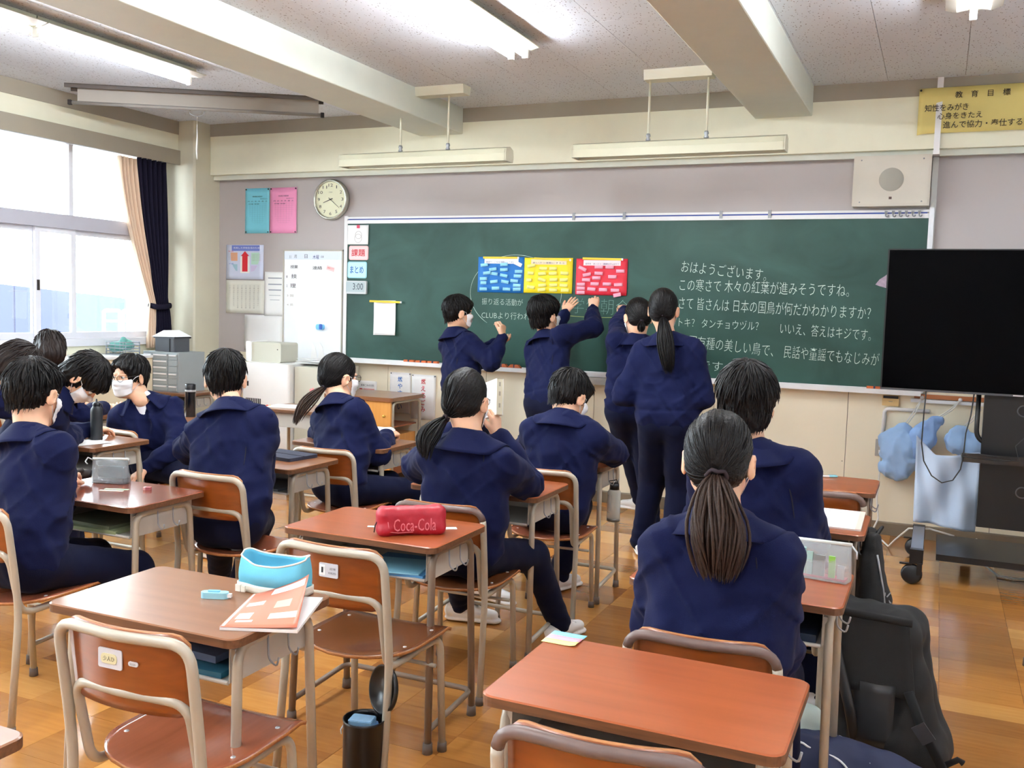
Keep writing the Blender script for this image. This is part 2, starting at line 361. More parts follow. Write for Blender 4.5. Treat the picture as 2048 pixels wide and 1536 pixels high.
# windows: frame, transom, sliding sashes, panes
def glassmat():
    m = bpy.data.materials.new('window_glass'); m.use_nodes = True; nt = m.node_tree; nt.nodes.clear()
    t = nt.nodes.new('ShaderNodeBsdfTransparent'); t.inputs[0].default_value = (.95, .97, .96, 1); g = nt.nodes.new('ShaderNodeBsdfGlossy'); g.inputs['Roughness'].default_value = 0.02
    f = nt.nodes.new('ShaderNodeFresnel'); f.inputs[0].default_value = 1.35; mx = nt.nodes.new('ShaderNodeMixShader'); o = nt.nodes.new('ShaderNodeOutputMaterial')
    nt.links.new(f.outputs[0], mx.inputs[0]); nt.links.new(t.outputs[0], mx.inputs[1]); nt.links.new(g.outputs[0], mx.inputs[2]); nt.links.new(mx.outputs[0], o.inputs[0]); return m
M_glass = glassmat(); M_sash = mat('window_frame', (225,226,232), 0.35)
def window(n, y0, y1, mull, panes):
    x = -6.40; wn_ = struct('window_%d' % n, MB().box(x-.05, x+.05, y0, y1, 2.66, 2.72).box(x-.05, x+.05, y0, y0+.05, 1.1, 2.66).box(x-.05, x+.05, y1-.05, y1, 1.1, 2.66), M_sash)
    MB().box(x-.06, x+.09, y0, y1, 1.06, 1.12).build('window_sill', M_sash, wn_)
    MB().box(x-.05, x+.05, y0+.05, y1-.05, 1.99, 2.10).build('transom', mat('transom_grey', (178,178,188), 0.4), wn_)
    for ym in mull: MB().box(x-.02, x+.02, ym-.02, ym+.02, 2.10, 2.66).build('mullion', M_sash, wn_)
    ys = [y0+.05] + list(mull) + [y1-.05]
    for a, b in zip(ys[:-1], ys[1:]): MB().box(x-.004, x, a+.02, b-.02, 2.10, 2.66).build('pane', M_glass, wn_)
    for k, (a, b) in enumerate(panes):
        xx = x + (.015 if k % 2 else -.015)
        s = MB().box(xx-.012, xx+.012, a, a+.045, 1.12, 1.99).box(xx-.012, xx+.012, b-.045, b, 1.12, 1.99).box(xx-.012, xx+.012, a+.045, b-.045, 1.12, 1.17).box(xx-.012, xx+.012, a+.045, b-.045, 1.95, 1.99).build('sash', M_sash, wn_)
        MB().box(xx-.003, xx+.001, a+.045, b-.045, 1.17, 1.95).build('pane', M_glass, s)
        MB().box(xx+.012, xx+.022, a+.012, a+.030, 1.50, 1.58).build('latch', M_dark, s)
window(1, 1.75, 6.60, (2.95, 4.28, 5.605), ((1.80, 3.02), (2.98, 4.30), (4.26, 5.30), (5.26, 5.64), (5.62, 6.55)))
window(2, -1.2, 1.35, (0.05,), ((-1.15, 0.08), (0.04, 1.30)))
# other walls (out of the photograph, they close the room)
struct('wall_back', MB().box(-7.0, RX+.2, BY-.2, BY, 0, 3.3), mat('back_paint', (228,230,232), .6))
wr = struct('wall_right', MB().box(RX, RX+.2, BY, WY, 0, 3.3), MATS['back_paint'])
struct('baseboard_right', MB().box(RX-.02, RX, BY, WY, 0, .09), M_base)
struct('trim_6', MB().box(RX-.03, RX, BY, WY, 0.95, 1.0), M_base)
# outdoors: tarmac, blue sheet fence, white frame
struct('ground_outside', MB().box(-70, -6.62, -40, 60, -3.4, -3.2), mat('outdoor_tarmac', (190,188,182), 0.9))
gf = empty('site_fence', (-12, 9.0, -3.2), 0, 'long blue sheet-metal fence seen through the window panes', 'fence')
FB = mat('blue_sheet', (20,26,60), 0.5, noise=(1, .2)); FB2 = mat('pale_blue_sheet', (36,72,100), 0.5)
for k in range(9):
    y0 = 2.33 + k*1.03; y1 = y0 + 1.0; zt = lambda y: 4.785 - (y - .33 - 0)*0.069
    ya, yb = y0-9, y1-9
    MB().prism([(ya, 0), (yb, 0), (yb, 4.785-(y1-9.33)*.069), (ya, 4.785-(y0-9.33)*.069)], 0, -.03, .03).build('fence_sheet', FB2 if k in (8, ) else FB, gf)
pf = empty('climbing_frame', (-11.2, 10.4, -3.2), 0, 'white painted double frame standing in front of the blue fence', 'frame')
for y in (0, .36):
    MB().tube(fillet([(0, y, 0), (0, y, 4.45), (0, y+.30, 4.45), (0, y+.30, 0)], .05), .025).build('post_loop', M_white, pf)
for z in (3.9, 4.1, 4.28): MB().box(-.02, .02, 0, .66, z, z+.03).build('rung', M_white, pf)
# ------------------------------------------------------------ desks and chairs
W_top = wood('desk_laminate', (166,88,50), (148,76,40), 0.30, 0, 5, 0.35); W_glare = wood('desk_laminate_glare', (142,94,62), (126,82,52), 0.3, 0, 5, 0.35)  # tan copy of the laminate; window glare is put into its colour
W_redb = wood('desk_laminate_red', (128,64,42), (110,54,34), 0.22, 0, 5, 0.5)
W_edge = wood('desk_edge_ply', (120,78,48), (80,50,30), 0.5, 0, 14, 0.1); W_back = wood('chair_ply', (146,74,22), (120,58,15), 0.3, 0, 7, 0.4)
W_seat = wood('seat_ply', (156,88,62), (142,78,54), 0.22, 1, 7, 0.6); W_seatd = wood('seat_ply_brown', (108,62,34), (94,52,28), 0.25, 1, 7, 0.5); W_pedg = wood('ply_edge', (190,128,72), (140,84,44), 0.5, 0, 30, 0)
M_tube = mat('beige_steel', (176,168,152), 0.38, metal=0.15, noise=(9, .1)); M_tubed = mat('worn_brown_steel', (128,112,98), 0.4, metal=0.15, noise=(12, .18))
M_tubew = mat('worn_top_rail', (104,84,78), 0.38, noise=(30, .2)); M_tray = mat('tray_steel', (188,184,176), 0.4, metal=0.2); M_plate = mat('label_plate', (205,206,212), 0.3); M_cap = mat('foot_cap', (96,84,76), 0.7)
def make_desk(name, top, dark=False, hooks=True):
    """origin: floor under the middle of the near edge; top is 0.60 x 0.40, pupil sits on the -Y side"""
    t = empty(name, (0, 0, 0)); tb = M_tubed if dark else M_tube
    mb = MB(); pts = rrect(-.30, .30, 0, .40, .03, 5); pin = rrect(-.296, .296, .004, .396, .027, 5); n = len(pts)
    mb.prism(pts, 2, .678, .6975, 1)
    mb.add([(p[0], p[1], .6975) for p in pts] + [(p[0], p[1], .70) for p in pin], [(i, (i+1) % n, n+(i+1) % n, n+i) for i in range(n)], 0, True)
    mb.add([(p[0], p[1], .70) for p in pin], [tuple(range(n))], 0)
    mb.build('tabletop', [top, W_edge], t)
    # book tray: folded sheet, open towards the pupil
    tr = MB(); z0, z1 = .572, .676
    tr.box(-.245, .245, .05, .37, z0, z0+.0025).box(-.247, -.245, .05, .37, z0, z1).box(.245, .247, .05, .37, z0, z1).box(-.245, .245, .368, .37, z0, z1)
    tr.tube([(-.243, .05, z0+.001), (.243, .05, z0+.001)], .006, 6)
    tr.build('tray', M_tray, t)
    for s in (-1, 1):
        x0 = s*.262
        leg = [(x0+s*.012, .035, 0.012), (x0, .055, .60), (x0, .06, .662), (x0, .34, .662), (x0, .345, .60), (x0+s*.006, .372, 0.012)]
        MB().tube(fillet([leg[0], leg[2], leg[3], leg[5]], .05, 5), .0125, 10).build('side_frame', tb, t)
        MB().box(x0-s*.004, x0-s*.0155, .055, .345, .575, .655).build('side_panel', M_tray, t)
        for q in (leg[0], leg[5]): MB().lathe([(.0, 0), (.0175, 0), (.016, .035), (.0, .036)], (q[0], q[1], 0), 10).build('foot_cap', M_cap, t)
    MB().tube(fillet([(-.272, .04, .075), (-.268, .368, .095), (.268, .368, .095), (.272, .04, .075)], .04, 4), .010, 8).build('foot_rail', tb, t)
    if hooks:
        for y in (.16, .24):
            MB().tube(fillet([(.272, y, .66), (.275, y, .60), (.300, y, .585), (.305, y, .61)], .012, 3), .0028, 6).build('hook', M_alud, t)
    return t
def make_chair(name, dark=False, worn=False, seatm=None):
    t = empty(name, (0, 0, 0)); tb = M_tubed if dark else M_tube
    sw = .185
    outer = fillet([(-sw-.005, -.235, .012), (-sw, -.195, .40), (-sw, -.205, .52), (-sw, -.238, .752), (0, -.258, .752), (sw, -.238, .752), (sw, -.205, .52), (sw, -.195, .40), (sw+.005, -.235, .012)], [0, .1, .06, .055, .02, .055, .06, .1, 0], 6)
    cut = [i for i, p in enumerate(outer) if p.z > .70]
    if worn:
        MB().tube(outer[:cut[0]+1], .0125, 10).build('rear_leg', tb, t); MB().tube(outer[cut[-1]:], .0125, 10).build('rear_leg', tb, t)
        MB().tube(outer[cut[0]:cut[-1]+1], .0127, 10).build('top_rail', M_tubew, t)
    else: MB().tube(outer, .0125, 10).build('back_frame', tb, t)
    iw = .160
    inner = fillet([(-iw-.012, .175, .012), (-iw-.006, .155, .395), (-iw, -.165, .392), (-iw, -.212, .612), (0, -.232, .617), (iw, -.212, .612), (iw, -.165, .392), (iw+.006, .155, .395), (iw+.012, .175, .012)], [0, .055, .05, .05, .02, .05, .05, .055, 0], 6)
    MB().tube(inner, .0120, 10).build('seat_frame', tb, t)
    for s in (-1, 1):
        for q in ((s*(sw+.005), -.235), (s*(iw+.012), .175)): MB().lathe([(0, 0), (.0165, 0), (.0155, .03), (0, .031)], (q[0], q[1], 0), 10).build('foot_cap', M_cap, t)
    MB().tube([(-iw, .14, .30), (iw, .14, .30)], .007, 8).build('stretcher', tb, t)
    # seat: dished plywood, straight front with a waterfall edge, round rear
    def seat(u, v):
        y = -.19 + v*.385; w_ = .195*math.sqrt(max(0.0, 1-(max(0, (-.02-y))/.172)**2.4)) if y < -.02 else .195 - max(0, y-.12)*.12
        x = (u*2-1)*w_; z = .424 - .012*math.exp(-((x/.10)**2))*math.exp(-(((y+.03)/.12)**2)) + .006*(x/.19)**2
        if y > .15: z -= 2.2*(y-.15)**2*3
        return (x, y, z)
    sb = MB().grid(seat, 21, 25, 0, .010)
    MB_m = sb.build('seat', [seatm or W_seat, W_pedg], t); bpyedge(MB_m)
    sc = MB()
    for sx in (-1, 1):
        for y in (.11, -.06): sc.lathe([(0, .002), (.006, .0015), (.0065, 0)], (sx*.158, y, seat(.5+sx*.405, (y+.19)/.385)[2]), 8)
    sc.build('rivet', M_alu, t)['kind'] = 'stuff'
    def back(u, v):
        a = (u*2-1); x = a*.168; z = .578 + v*.190; y = -.205 - .032*(1-a*a) - (z-.58)*.11 + .012
        e = max(0, abs(a)-.80)/.20; f = e*e*.022; z = z + (f if v < .5 else -f)*abs(2*v-1)
        return (x, y, z)
    bk = MB().grid(back, 19, 11, 0, -.009).build('backrest', [W_back, W_pedg], t); bpyedge(bk)
    return t
def bpyedge(o):
    """give the thin rim faces of a plywood sheet the ply-edge material"""
    me = o.data; n = len(me.polygons)
    ar = np.empty(n); me.polygons.foreach_get('area', ar); med = np.median(ar)
    mi = np.zeros(n, dtype=np.int32); tot = len(me.vertices)//2
    for p in me.polygons:
        s = sum(1 for i in p.vertices if i < tot)
        if 0 < s < 4: mi[p.index] = 1
    me.polygons.foreach_set('material_index', mi)
D_glare = make_desk('school_desk', W_glare); D_or = make_desk('school_desk', W_top); D_dk = make_desk('school_desk', W_top, True); D_rd = make_desk('school_desk', W_redb)
C_lt = make_chair('school_chair'); C_dk = make_chair('school_chair', False, True, W_seatd); C_br = make_chair('school_chair', False, False, W_seatd)
used = set()
def place(proto, x, y, rz, label, group):
    o = proto if proto.name not in used else copy_tree(proto)
    used.add(proto.name); o.location = (x, y, 0); o.rotation_euler = (0, 0, R(rz)); tag(o, label, 'desk' if 'desk' in o.name else 'chair', group); return o
GD, GC = 'pupils desks standing in rows', 'pupils chairs at the desks'
XB, XC, XA, XZ = -1.725, -0.50, -2.975, -4.185
DK = {}
DK['nb'] = place(D_glare, XB-.002, 1.69, 0.5, 'school desk toned tan by window glare in the left foreground with a pink workbook and light blue pencil case', GD)
DK['red'] = place(D_dk, XB-.01, 2.655, 0, 'orange-brown school desk with the red pencil pouch on top', GD)
DK['H'] = place(D_or, -1.765, 3.575, 0, 'school desk in front of the ponytailed girl who holds up an open book', GD)
DK['I'] = place(D_or, -1.77, 4.46, 0, 'school desk with a clear bottle hanging from its side hook', GD)
DK['corner'] = place(D_glare, XB-.005, 0.76, 0, 'school desk of which only one corner shows at the bottom left edge', GD)
DK['front'] = place(D_or, -0.505, 1.69, 0, 'orange school desk nearest the camera with a striped sticky-note strip on it', GD)
DK['O'] = place(D_or, -0.49, 2.65, 0, 'school desk under the clear pencil pouch, beside the black backpack', GD)
DK['N'] = place(D_dk, -0.50, 3.585, 0, 'school desk with a white booklet on it, bag hanging on its side', GD)
DK['pen'] = place(D_dk, -0.515, 4.485, 0, 'empty school desk with a single mechanical pencil, nearest the right wall panels', GD)
DK['A'] = place(D_rd, XA+.005, 2.60, 0, 'glossy reddish school desk with the clear zip pouch and an eraser on it', GD)
DK['F'] = place(D_glare, -2.985, 3.57, 0, 'school desk with a dark tablet case on its right half', GD)
DK['G'] = place(D_glare, -2.965, 4.33, 0, 'school desk with the navy and white pen case on it', GD)
DK['Z'] = place(D_glare, XZ, 3.53, 0, 'school desk with a matt dark bottle and a sunlit sheet of paper', GD)
DK['Z2'] = place(D_glare, -4.32, 4.55, 0, 'school desk carrying the shiny black flask with a steel band', GD)
DK['far'] = place(D_glare, -4.18, 5.53, 180, 'school desk turned with its tray to the white box by the front wall', GD); DK['far'].location.y = 5.93
DK['Y'] = place(D_glare, -5.18, 4.45, 0, 'school desk in the window row half hidden by the girls bending heads', GD)
CH = {}
CH['nb'] = place(C_lt, -1.585, 1.745, 2, 'empty school chair in the left foreground with a name plate on its back', GC)
CH['red'] = place(C_br, -1.60, 2.555, 0, 'empty school chair with the plate numbered 1 on its back', GC)
CH['front'] = place(C_dk, -0.49, 1.715, 3, 'school chair in the bottom right foreground with a brown worn rail and number sticker', GC)
CH['O'] = place(C_dk, -0.475, 2.395, 3, 'school chair with brown worn rail, the ponytailed girl in the foreground sits on it', GC)
CH['H'] = place(C_dk, -1.675, 3.335, 3, 'school chair under the girl who holds up a book', GC)
CH['I'] = place(C_lt, -1.655, 4.25, 4, 'school chair with a paint-chipped rail under the short-haired boy in the middle', GC)
CH['F'] = place(C_lt, -2.70, 3.265, 0, 'school chair with a small sticker under the boy at the tablet desk', GC)
CH['G'] = place(C_lt, -2.83, 4.235, 3, 'school chair of the girl in glasses facing the teacher desk', GC)
CH['A'] = place(C_lt, -2.95, 2.385, 2, 'school chair cut by the left edge of the photo', GC)
CH['E'] = place(C_lt, -4.19, 4.24, -10, 'school chair showing only its curved back beside the dark bottle', GC)
CH['N'] = place(C_dk, -0.46, 3.325, 0, 'school chair under the boy with thick black hair on the right', GC)
CH['pen'] = place(C_dk, -0.42, 4.32, 0, 'empty school chair tucked under the desk with the mechanical pencil', GC)
CH['Z'] = place(C_lt, -4.32, 3.22, -30, 'school chair behind the bending girls at the paper-covered desk', GC)
for k_, s_ in (('O', .95), ('H', .97), ('I', .97), ('G', .96), ('N', .97), ('E', .94)): CH[k_].scale = (s_, s_, s_)
# plates and number stickers on chair backs
def chair_plate(ch, x, z, wdt, hgt, body, name='name_plate', lab=None):
    mb = MB().prism([(x+p[0], z+p[1]) for p in rrect(-wdt/2, wdt/2, -hgt/2, hgt/2, .004, 2)], 1, -.0125, -.010)
    y = -.205 - .032*(1-(x/.168)**2) - (z-.58)*.11 + .012
    o = mb.build(name, M_plate, ch, (0, y-.001, 0))
    if body:
        t_ = text(body, (x-wdt*.30, -.0127, z-hgt*.2), (x+wdt*.30, -.0127, z-hgt*.2), hgt*.42, M_ink, None, 'print'); t_.parent = o
    if lab: o['label'] = lab
    return o
plate_nb = chair_plate(CH['nb'], -.02, .695, .066, .044, None, lab='grey plate with a cream name slip')
o = MB().prism([(-.02+p[0], .695+p[1]) for p in rrect(-.024, .020, -.011, .011, .008, 3)], 1, -.0140, -.0126).build('name_slip', mat('cream_slip', (214,208,168), .5), plate_nb)
t_ = text('少人ひ', (-.037, -.0142, .690), (-.005, -.0142, .690), .011, M_ink, None, 'print'); t_.parent = plate_nb
chair_plate(CH['nb'], .042, .692, .026, .010, '2225', 'number_sticker')
chair_plate(CH['red'], .005, .692, .066, .042, None)
pl = [c for c in CH['red'].children if c.name.startswith('name_plate')][0]
o = MB().prism([(-.008+p[0]-.006, .692+p[1]) for p in rrect(-.013, .008, -.015, .015, .003, 2)], 1, -.0136, -.0126).build('number_slip', M_paper, pl)
t_ = text('1', (-.0185, -.014, .684), (-.0125, -.014, .684), .017, M_ink, None, 'print'); t_.parent = pl
t_ = text('2218', (.010, -.0130, .695), (.030, -.0130, .695), .006, M_ink, None, 'print'); t_.parent = pl
t_ = text('KOKUYO', (.006, -.0130, .682), (.032, -.0130, .682), .006, M_ink, None, 'print'); t_.parent = pl
chair_plate(CH['front'], .02, .700, .027, .011, '2204', 'number_sticker'); chair_plate(CH['F'], -.02, .69, .018, .008, '222', 'number_sticker')
# ------------------------------------------------------------ ceiling lights
def tube_row(x, ys, ntube, lab, wing, n):
    t = empty('ceiling_light', (x, ys, CZ), 0, lab, 'light', 'fluorescent battens on the ceiling')
    L = 1.25
    MB().prism([(-.045, 0), (.045, 0), (.035, -.055), (-.035, -.055)], 1, -L, 0).build('housing', M_fix, t)
    for s in (-1, 1):
        pts = [(s*.036, -.05), (s*.036, -.054), (s*.075, -.062), (s*wing, -.048), (s*(wing+.002), -.044), (s*.075, -.057)]
        MB().prism(pts if s > 0 else pts[::-1], 1, -L, 0).build('reflector', M_fixd if wing > .12 else M_fix, t)
    xs = (0,) if ntube == 1 else (-.045, .045)
    for q in xs:
        MB().tube([(q, -L+.028, -.090), (q, -.028, -.090)], .0155, 12).build('fluorescent_tube', M_tubeon, t)
        for y in (-L+.012, -.030):
            MB().box(q-.016, q+.016, y, y+.018, -.108, -.054).build('lamp_holder', M_white, t)
    return t
tube_row(-4.74, 5.16, 1, 'lit single-tube batten nearest the windows, in front of the roller screen', .13, 0)
tube_row(-4.74, 3.90, 1, 'lit batten continuing the window-side row towards the camera, cut by the frame edge', .13, 1)
tube_row(-2.32, 5.20, 2, 'lit twin-tube batten in the middle bay over the standing pupils', .12, 2)
tube_row(-2.32, 3.94, 2, 'second twin-tube batten of the middle bay, cut by the top of the frame', .12, 3)
tube_row(0.06, 5.20, 1, 'lit batten in the right bay whose end shows at the top', .125, 4)
tube_row(0.06, 3.94, 1, 'batten of the right bay nearer the camera, outside the frame', .125, 5)
for x in (-4.74, -2.32, 0.06):
    for y in (1.4, 0.14): tube_row(x, y, 2 if x == -2.32 else 1, 'batten in the rear half of the room, outside the frame', .125, 6)
# blackboard lamps (switched off): hung from a channel on two rods
def board_lamp(x0, x1, m0, m1, r0, r1, lab):
    y = 6.12; t = empty('blackboard_lamp', ((x0+x1)/2, y, CZ), 0, lab, 'light', 'board lamps hung on rods'); cx = (x0+x1)/2
    MB().prism([(-.06, 0), (.06, 0), (.05, -.062), (-.05, -.062)], 0, m0-cx, m1-cx).build('ceiling_channel', M_fix, t)
    for r in (r0, r1):
        MB().tube([(r-cx, 0, -.06), (r-cx, 0, -.40)], .008, 8).build('rod', M_fix, t)
        MB().lathe([(0, -.395), (.012, -.395), (.016, -.41), (.010, -.42), (.016, -.432), (.016, -.44), (0, -.44)], (r-cx, 0, 0), 10).build('swivel', M_alud, t)
    prof = [(-.055, -.455), (.01, -.437), (.06, -.455), (.072, -.50), (.062, -.54), (.05, -.54), (.045, -.50), (-.03, -.50), (-.052, -.54), (-.062, -.54), (-.066, -.49)]
    MB().prism(prof, 0, x0-cx, x1-cx).build('shade', mat('lamp_shade_cream', (188,186,162), .4), t)
    for xx in (x0, x1-.004): MB().prism(prof[:6]+prof[8:], 0, xx-cx-.004, xx-cx+.008).build('end_cap', M_fix, t)
board_lamp(-4.15, -2.79, -3.68, -3.13, -3.66, -3.27, 'unlit cream board lamp over the left half of the blackboard')
board_lamp(-2.30, -0.925, -1.83, -1.39, -1.80, -1.42, 'unlit cream board lamp over the right half of the blackboard')
# roller screen in a ceiling slot, running diagonally
sc_ = empty('roller_screen', (-5.20, 5.72, CZ), math.atan2(.94, 1.59), 'rolled-up projector screen set diagonally in the ceiling by the windows', 'screen')
M_sgrey = mat('screen_case_grey', (150,146,140), .45)
MB().box(-.93, .93, -.075, -.065, -.03, .0).box(-.93, .93, .065, .075, -.03, .0).box(-.93, .93, -.075, .075, -.006, 0).build('slot_frame', mat('slot_dark', (92,84,78), .6), sc_)
MB().box(-.86, .90, -.004, .004, -.12, -.004).build('screen_sheet', mat('screen_cloth', (172,166,156), .8), sc_)
MB().tube([(-.90, -.0, -.125), (.93, .0, -.125)], .013, 10).build('bottom_bar', M_sgrey, sc_)
for x in (-.915, .93): MB().box(x-.012, x+.012, -.016, .016, -.142, -.108).build('end_cap', M_dark, sc_)
MB().tube(fillet([(-.05, 0, -.135), (-.055, 0, -.165), (-.02, 0, -.180), (.02, 0, -.180), (.055, 0, -.165), (.05, 0, -.135)], .012), .0035, 6).build('pull_handle', M_alud, sc_)
MB().tube([(0, 0, -.182), (0, 0, -.24)], .0012, 5).tube([(0, 0, -.24), (.002, 0, -.34), (-.002, 0, -.42), (.002, 0, -.50)], [.003, .006, .007, .003], 6).build('pull_cord', M_wire, sc_)
# ------------------------------------------------------------ blackboard
bb = empty('blackboard', (-2.38, WY-.008, .96), 0, 'wide green chalkboard on the front wall covered in white handwriting', 'blackboard')
def bbp(name, mb, m): o = mb.build(name, m, bb); o.location = (2.38, -(WY-.008), -.96); return o
bx0, bx1, bz0, bz1 = -4.635, -.105, 1.005, 2.14
bbp('board_surface', MB().box(bx0, bx1, WY-.038, WY-.008, bz0, bz1), M_board)
bbp('frame_side', MB().box(bx0-.032, bx0, WY-.045, WY-.008, .985, 2.205), M_white); bbp('frame_side', MB().box(bx1, bx1+.032, WY-.045, WY-.008, .985, 2.205), M_alu)
bbp('frame_top', MB().box(bx0, bx1, WY-.048, WY-.008, bz1, 2.163).box(bx0, bx1, WY-.040, WY-.008, 2.163, 2.172).box(bx0, bx1, WY-.046, WY-.008, 2.180, 2.196), M_white)
bbp('map_rail', MB().box(bx0+.01, bx1-.01, WY-.043, WY-.008, 2.171, 2.181), M_blueline)
bbp('chalk_tray', MB().box(bx0-.02, bx1+.02, WY-.095, WY-.008, .968, .980).box(bx0-.02, bx1+.02, WY-.100, WY-.088, .968, 1.000).box(bx0-.02, bx1+.02, WY-.045, WY-.008, .98, 1.005), M_white)
for x in (-2.59, -2.19, -1.47, -1.13): bbp('rail_clip', MB().box(x-.010, x+.010, WY-.054, WY-.042, 2.150, 2.205), M_alud)
for x in (-.37, -.325, -.285, -.245, -.205, -.165): bbp('map_hook', MB().tube(fillet([(x, WY-.055, 2.18), (x, WY-.06, 2.155), (x+.012, WY-.06, 2.148), (x+.018, WY-.058, 2.16)], .006), .004, 6).box(x-.008, x+.010, WY-.056, WY-.046, 2.17, 2.19), M_alud)
BYc = WY-.0385
def chalk(body, x0, z0, x1, z1, h, thin=-.014, m=None, lab=None):
    o = text(body, (x0, BYc, z0), (x1, BYc, z1), h, m or M_chalk, bb, 'chalk_writing', thin)
    if lab: o['label'] = lab
    return o
chalk('おはようございます。', -1.745, 1.770, -1.135, 1.712, .085, lab='topmost line of chalk writing')
chalk('この寒さで 木々の紅葉が進みそうですね。', -1.750, 1.632, -.575, 1.612, .088)
chalk('さて 皆さんは 日本の国鳥が何だかわかりますか？', -1.750, 1.500, -.43, 1.462, .088)
chalk('トキ？ タンチョウヅル？', -1.745, 1.372, -1.17, 1.362, .065)
chalk('いいえ、答えはキジです。', -1.02, 1.345, -.42, 1.318, .080)
chalk('日本固有種の美しい鳥で、', -1.79, 1.232, -1.06, 1.180, .088); chalk('民話や童謡でもなじみが', -.985, 1.178, -.36, 1.150, .088)
chalk('深い鳥です。', -1.86, 1.085, -1.375, 1.050, .075)
chalk('振り返る活動が', -3.352, 1.490, -2.995, 1.488, .052); chalk('CLUBより行われます', -3.352, 1.380, -2.82, 1.378, .055)
o = chalk('学年朝会', -2.585, 1.445, -2.13, 1.440, .115, -.024, M_faint, 'large title half covered by hands')
lm = MB().tube([(-2.61+.5*t, BYc-.001, 1.423-.010*math.sin(t*3)+.008*t) for t in [k/12 for k in range(13)]], .0022, 4, caps=False); bbp('chalk_line', lm, M_chalky)
el = MB(); pts = [(-3.065+.392*math.cos(a), BYc-.001, 1.585+.300*math.sin(a)) for a in [R(-62+k*5) for k in range(0, 60)]]; el.tube(pts, .0020, 4, caps=False); bbp('chalk_oval', el, M_chalk)
el = MB().tube([(-3.065+.392*math.cos(a), BYc-.001, 1.590+.295*math.sin(a)) for a in [R(-118+k*5) for k in range(9)]], .0020, 4, caps=False)
# bird drawn in pink chalk: half behind the screen
bd = MB().prism([(-.41,1.70),(-.385,1.735),(-.35,1.76),(-.32,1.79),(-.30,1.77),(-.315,1.73),(-.29,1.70),(-.28,1.66),(-.33,1.675),(-.385,1.69)], 1, BYc-.001, BYc-.0005); bbp('chalk_drawing', bd, mat('pink_chalk', (168,150,165), .9, noise=(60, .3)))
# tray boxes under the board, erasers on the tray
for x0, x1 in ((-2.54, -2.41), (-2.405, -2.265)): bbp('chalk_drawer', MB().box(x0, x1, WY-.11, WY-.03, .91, .965).box(x0+.01, x1-.01, WY-.114, WY-.11, .92, .955), mat('drawer_grey', (188,186,182), .45))
M_era = mat('eraser_orange', (214,112,62), .8, bump=(80, .4)); M_erab = mat('eraser_blue', (44,66,130), .7); M_strap = mat('eraser_strap', (50,50,80), .6)
def eraser(x, z, lab, L=.10):
    t = empty('board_eraser', (x, WY-.068, z), 0, lab, 'eraser', 'erasers on the chalk tray')
    MB().prism(rrect(-L/2, L/2, -.018, .018, .008, 2), 2, .014, .034).build('handle_pad', M_era, t)
    MB().prism(rrect(-L/2+.002, L/2-.002, -.018, .018, .004, 2), 2, 0, .0138).build('felt', M_erab, t)
    MB().box(-.006, .006, -.021, .019, .010, .036).build('strap', M_strap, t)
eraser(-3.99, .9815, 'leftmost board eraser, orange over blue, on the chalk tray'); eraser(-3.875, .9815, 'board eraser right beside the leftmost one, its strap hanging down'); eraser(-3.765, .9815, 'third board eraser, touching the standing boy on the left')
def eraser2(x, lab):
    t = empty('board_eraser', (x, WY-.068, .9815), 0, lab, 'eraser', 'erasers on the chalk tray')
    MB().prism([(-.052, 0), (.052, 0), (.052, .022), (.030, .044), (-.030, .044), (-.052, .022)], 1, -.020, .020).build('orange_pad', mat('eraser_rust', (190,98,58), .8, bump=(80, .4)), t)
    MB().box(-.004, .004, -.022, .022, .002, .046).build('strap', M_strap, t)
eraser2(-3.145, 'left of the two rust-orange erasers between the standing boys'); eraser2(-3.035, 'right of the two rust-orange erasers between the standing boys')
eraser(-.375, .9815, 'board eraser at the right end of the chalk tray beside the television')
MB().tube([(-3.875, WY-.09, .985), (-3.86, WY-.115, .95), (-3.845, WY-.11, .90)], .004, 6)
# ------------------------------------------------------------ papers on boards and walls
def sheet(name, x0, x1, z0, z1, y, m, lab, cat, group=None, curl=.0, tilt=0, thick=.0012):
    cx, cz = (x0+x1)/2, (z0+z1)/2; W2, H2 = (x1-x0)/2, (z1-z0)/2
    t = MB().grid(lambda u, v: ((u*2-1)*W2, -curl*((u*2-1)**4 + (1-v)**3*.8), (v*2-1)*H2), 9, 9, 0, -thick).build(name, m, None, (cx, y, cz), (0, R(tilt), 0))
    for p in t.data.polygons: p.use_smooth = True
    return tag(t, lab, cat, group)
def pt(o, body, x0, x1, z, h, m=None, name='print', thin=0): # text on a sheet, local coords
    t_ = text(body, (x0, -.0035, z), (x1, -.0035, z), h, m or M_ink, None, name, thin); t_.parent = o; return t_
def pr(o, x0, x1, z0, z1, m, name='printed_block', d=.0022):
    b = MB().box(x0, x1, -d-.0006, -d, z0, z1).build(name, m, o); return b
M_mag = mat('yellow_magnet', (240,205,50), .4)
def magbar(x0, x1, z, lab, tilt=0, y=None):
    o = MB().box(-(x1-x0)/2, (x1-x0)/2-.012, -.006, 0, -.008, .008, 0).box((x1-x0)/2-.012, (x1-x0)/2, -.006, 0, -.008, .008, 1).build('magnet_bar', [M_mag, M_white], None, ((x0+x1)/2, y or BYc-.006, z), (0, R(tilt), 0))
    return tag(o, lab, 'magnet', 'yellow magnet bars')
BLUEN = (mat('board_card_blue', (12,110,190), .6), mat('note_light_blue', (150,215,240), .7))
YELN = (mat('board_card_yellow', (245,222,30), .6), mat('note_pale_yellow', (248,240,140), .7))
REDN = (mat('board_card_red', (218,40,62), .6), mat('note_pink', (248,170,190), .7))
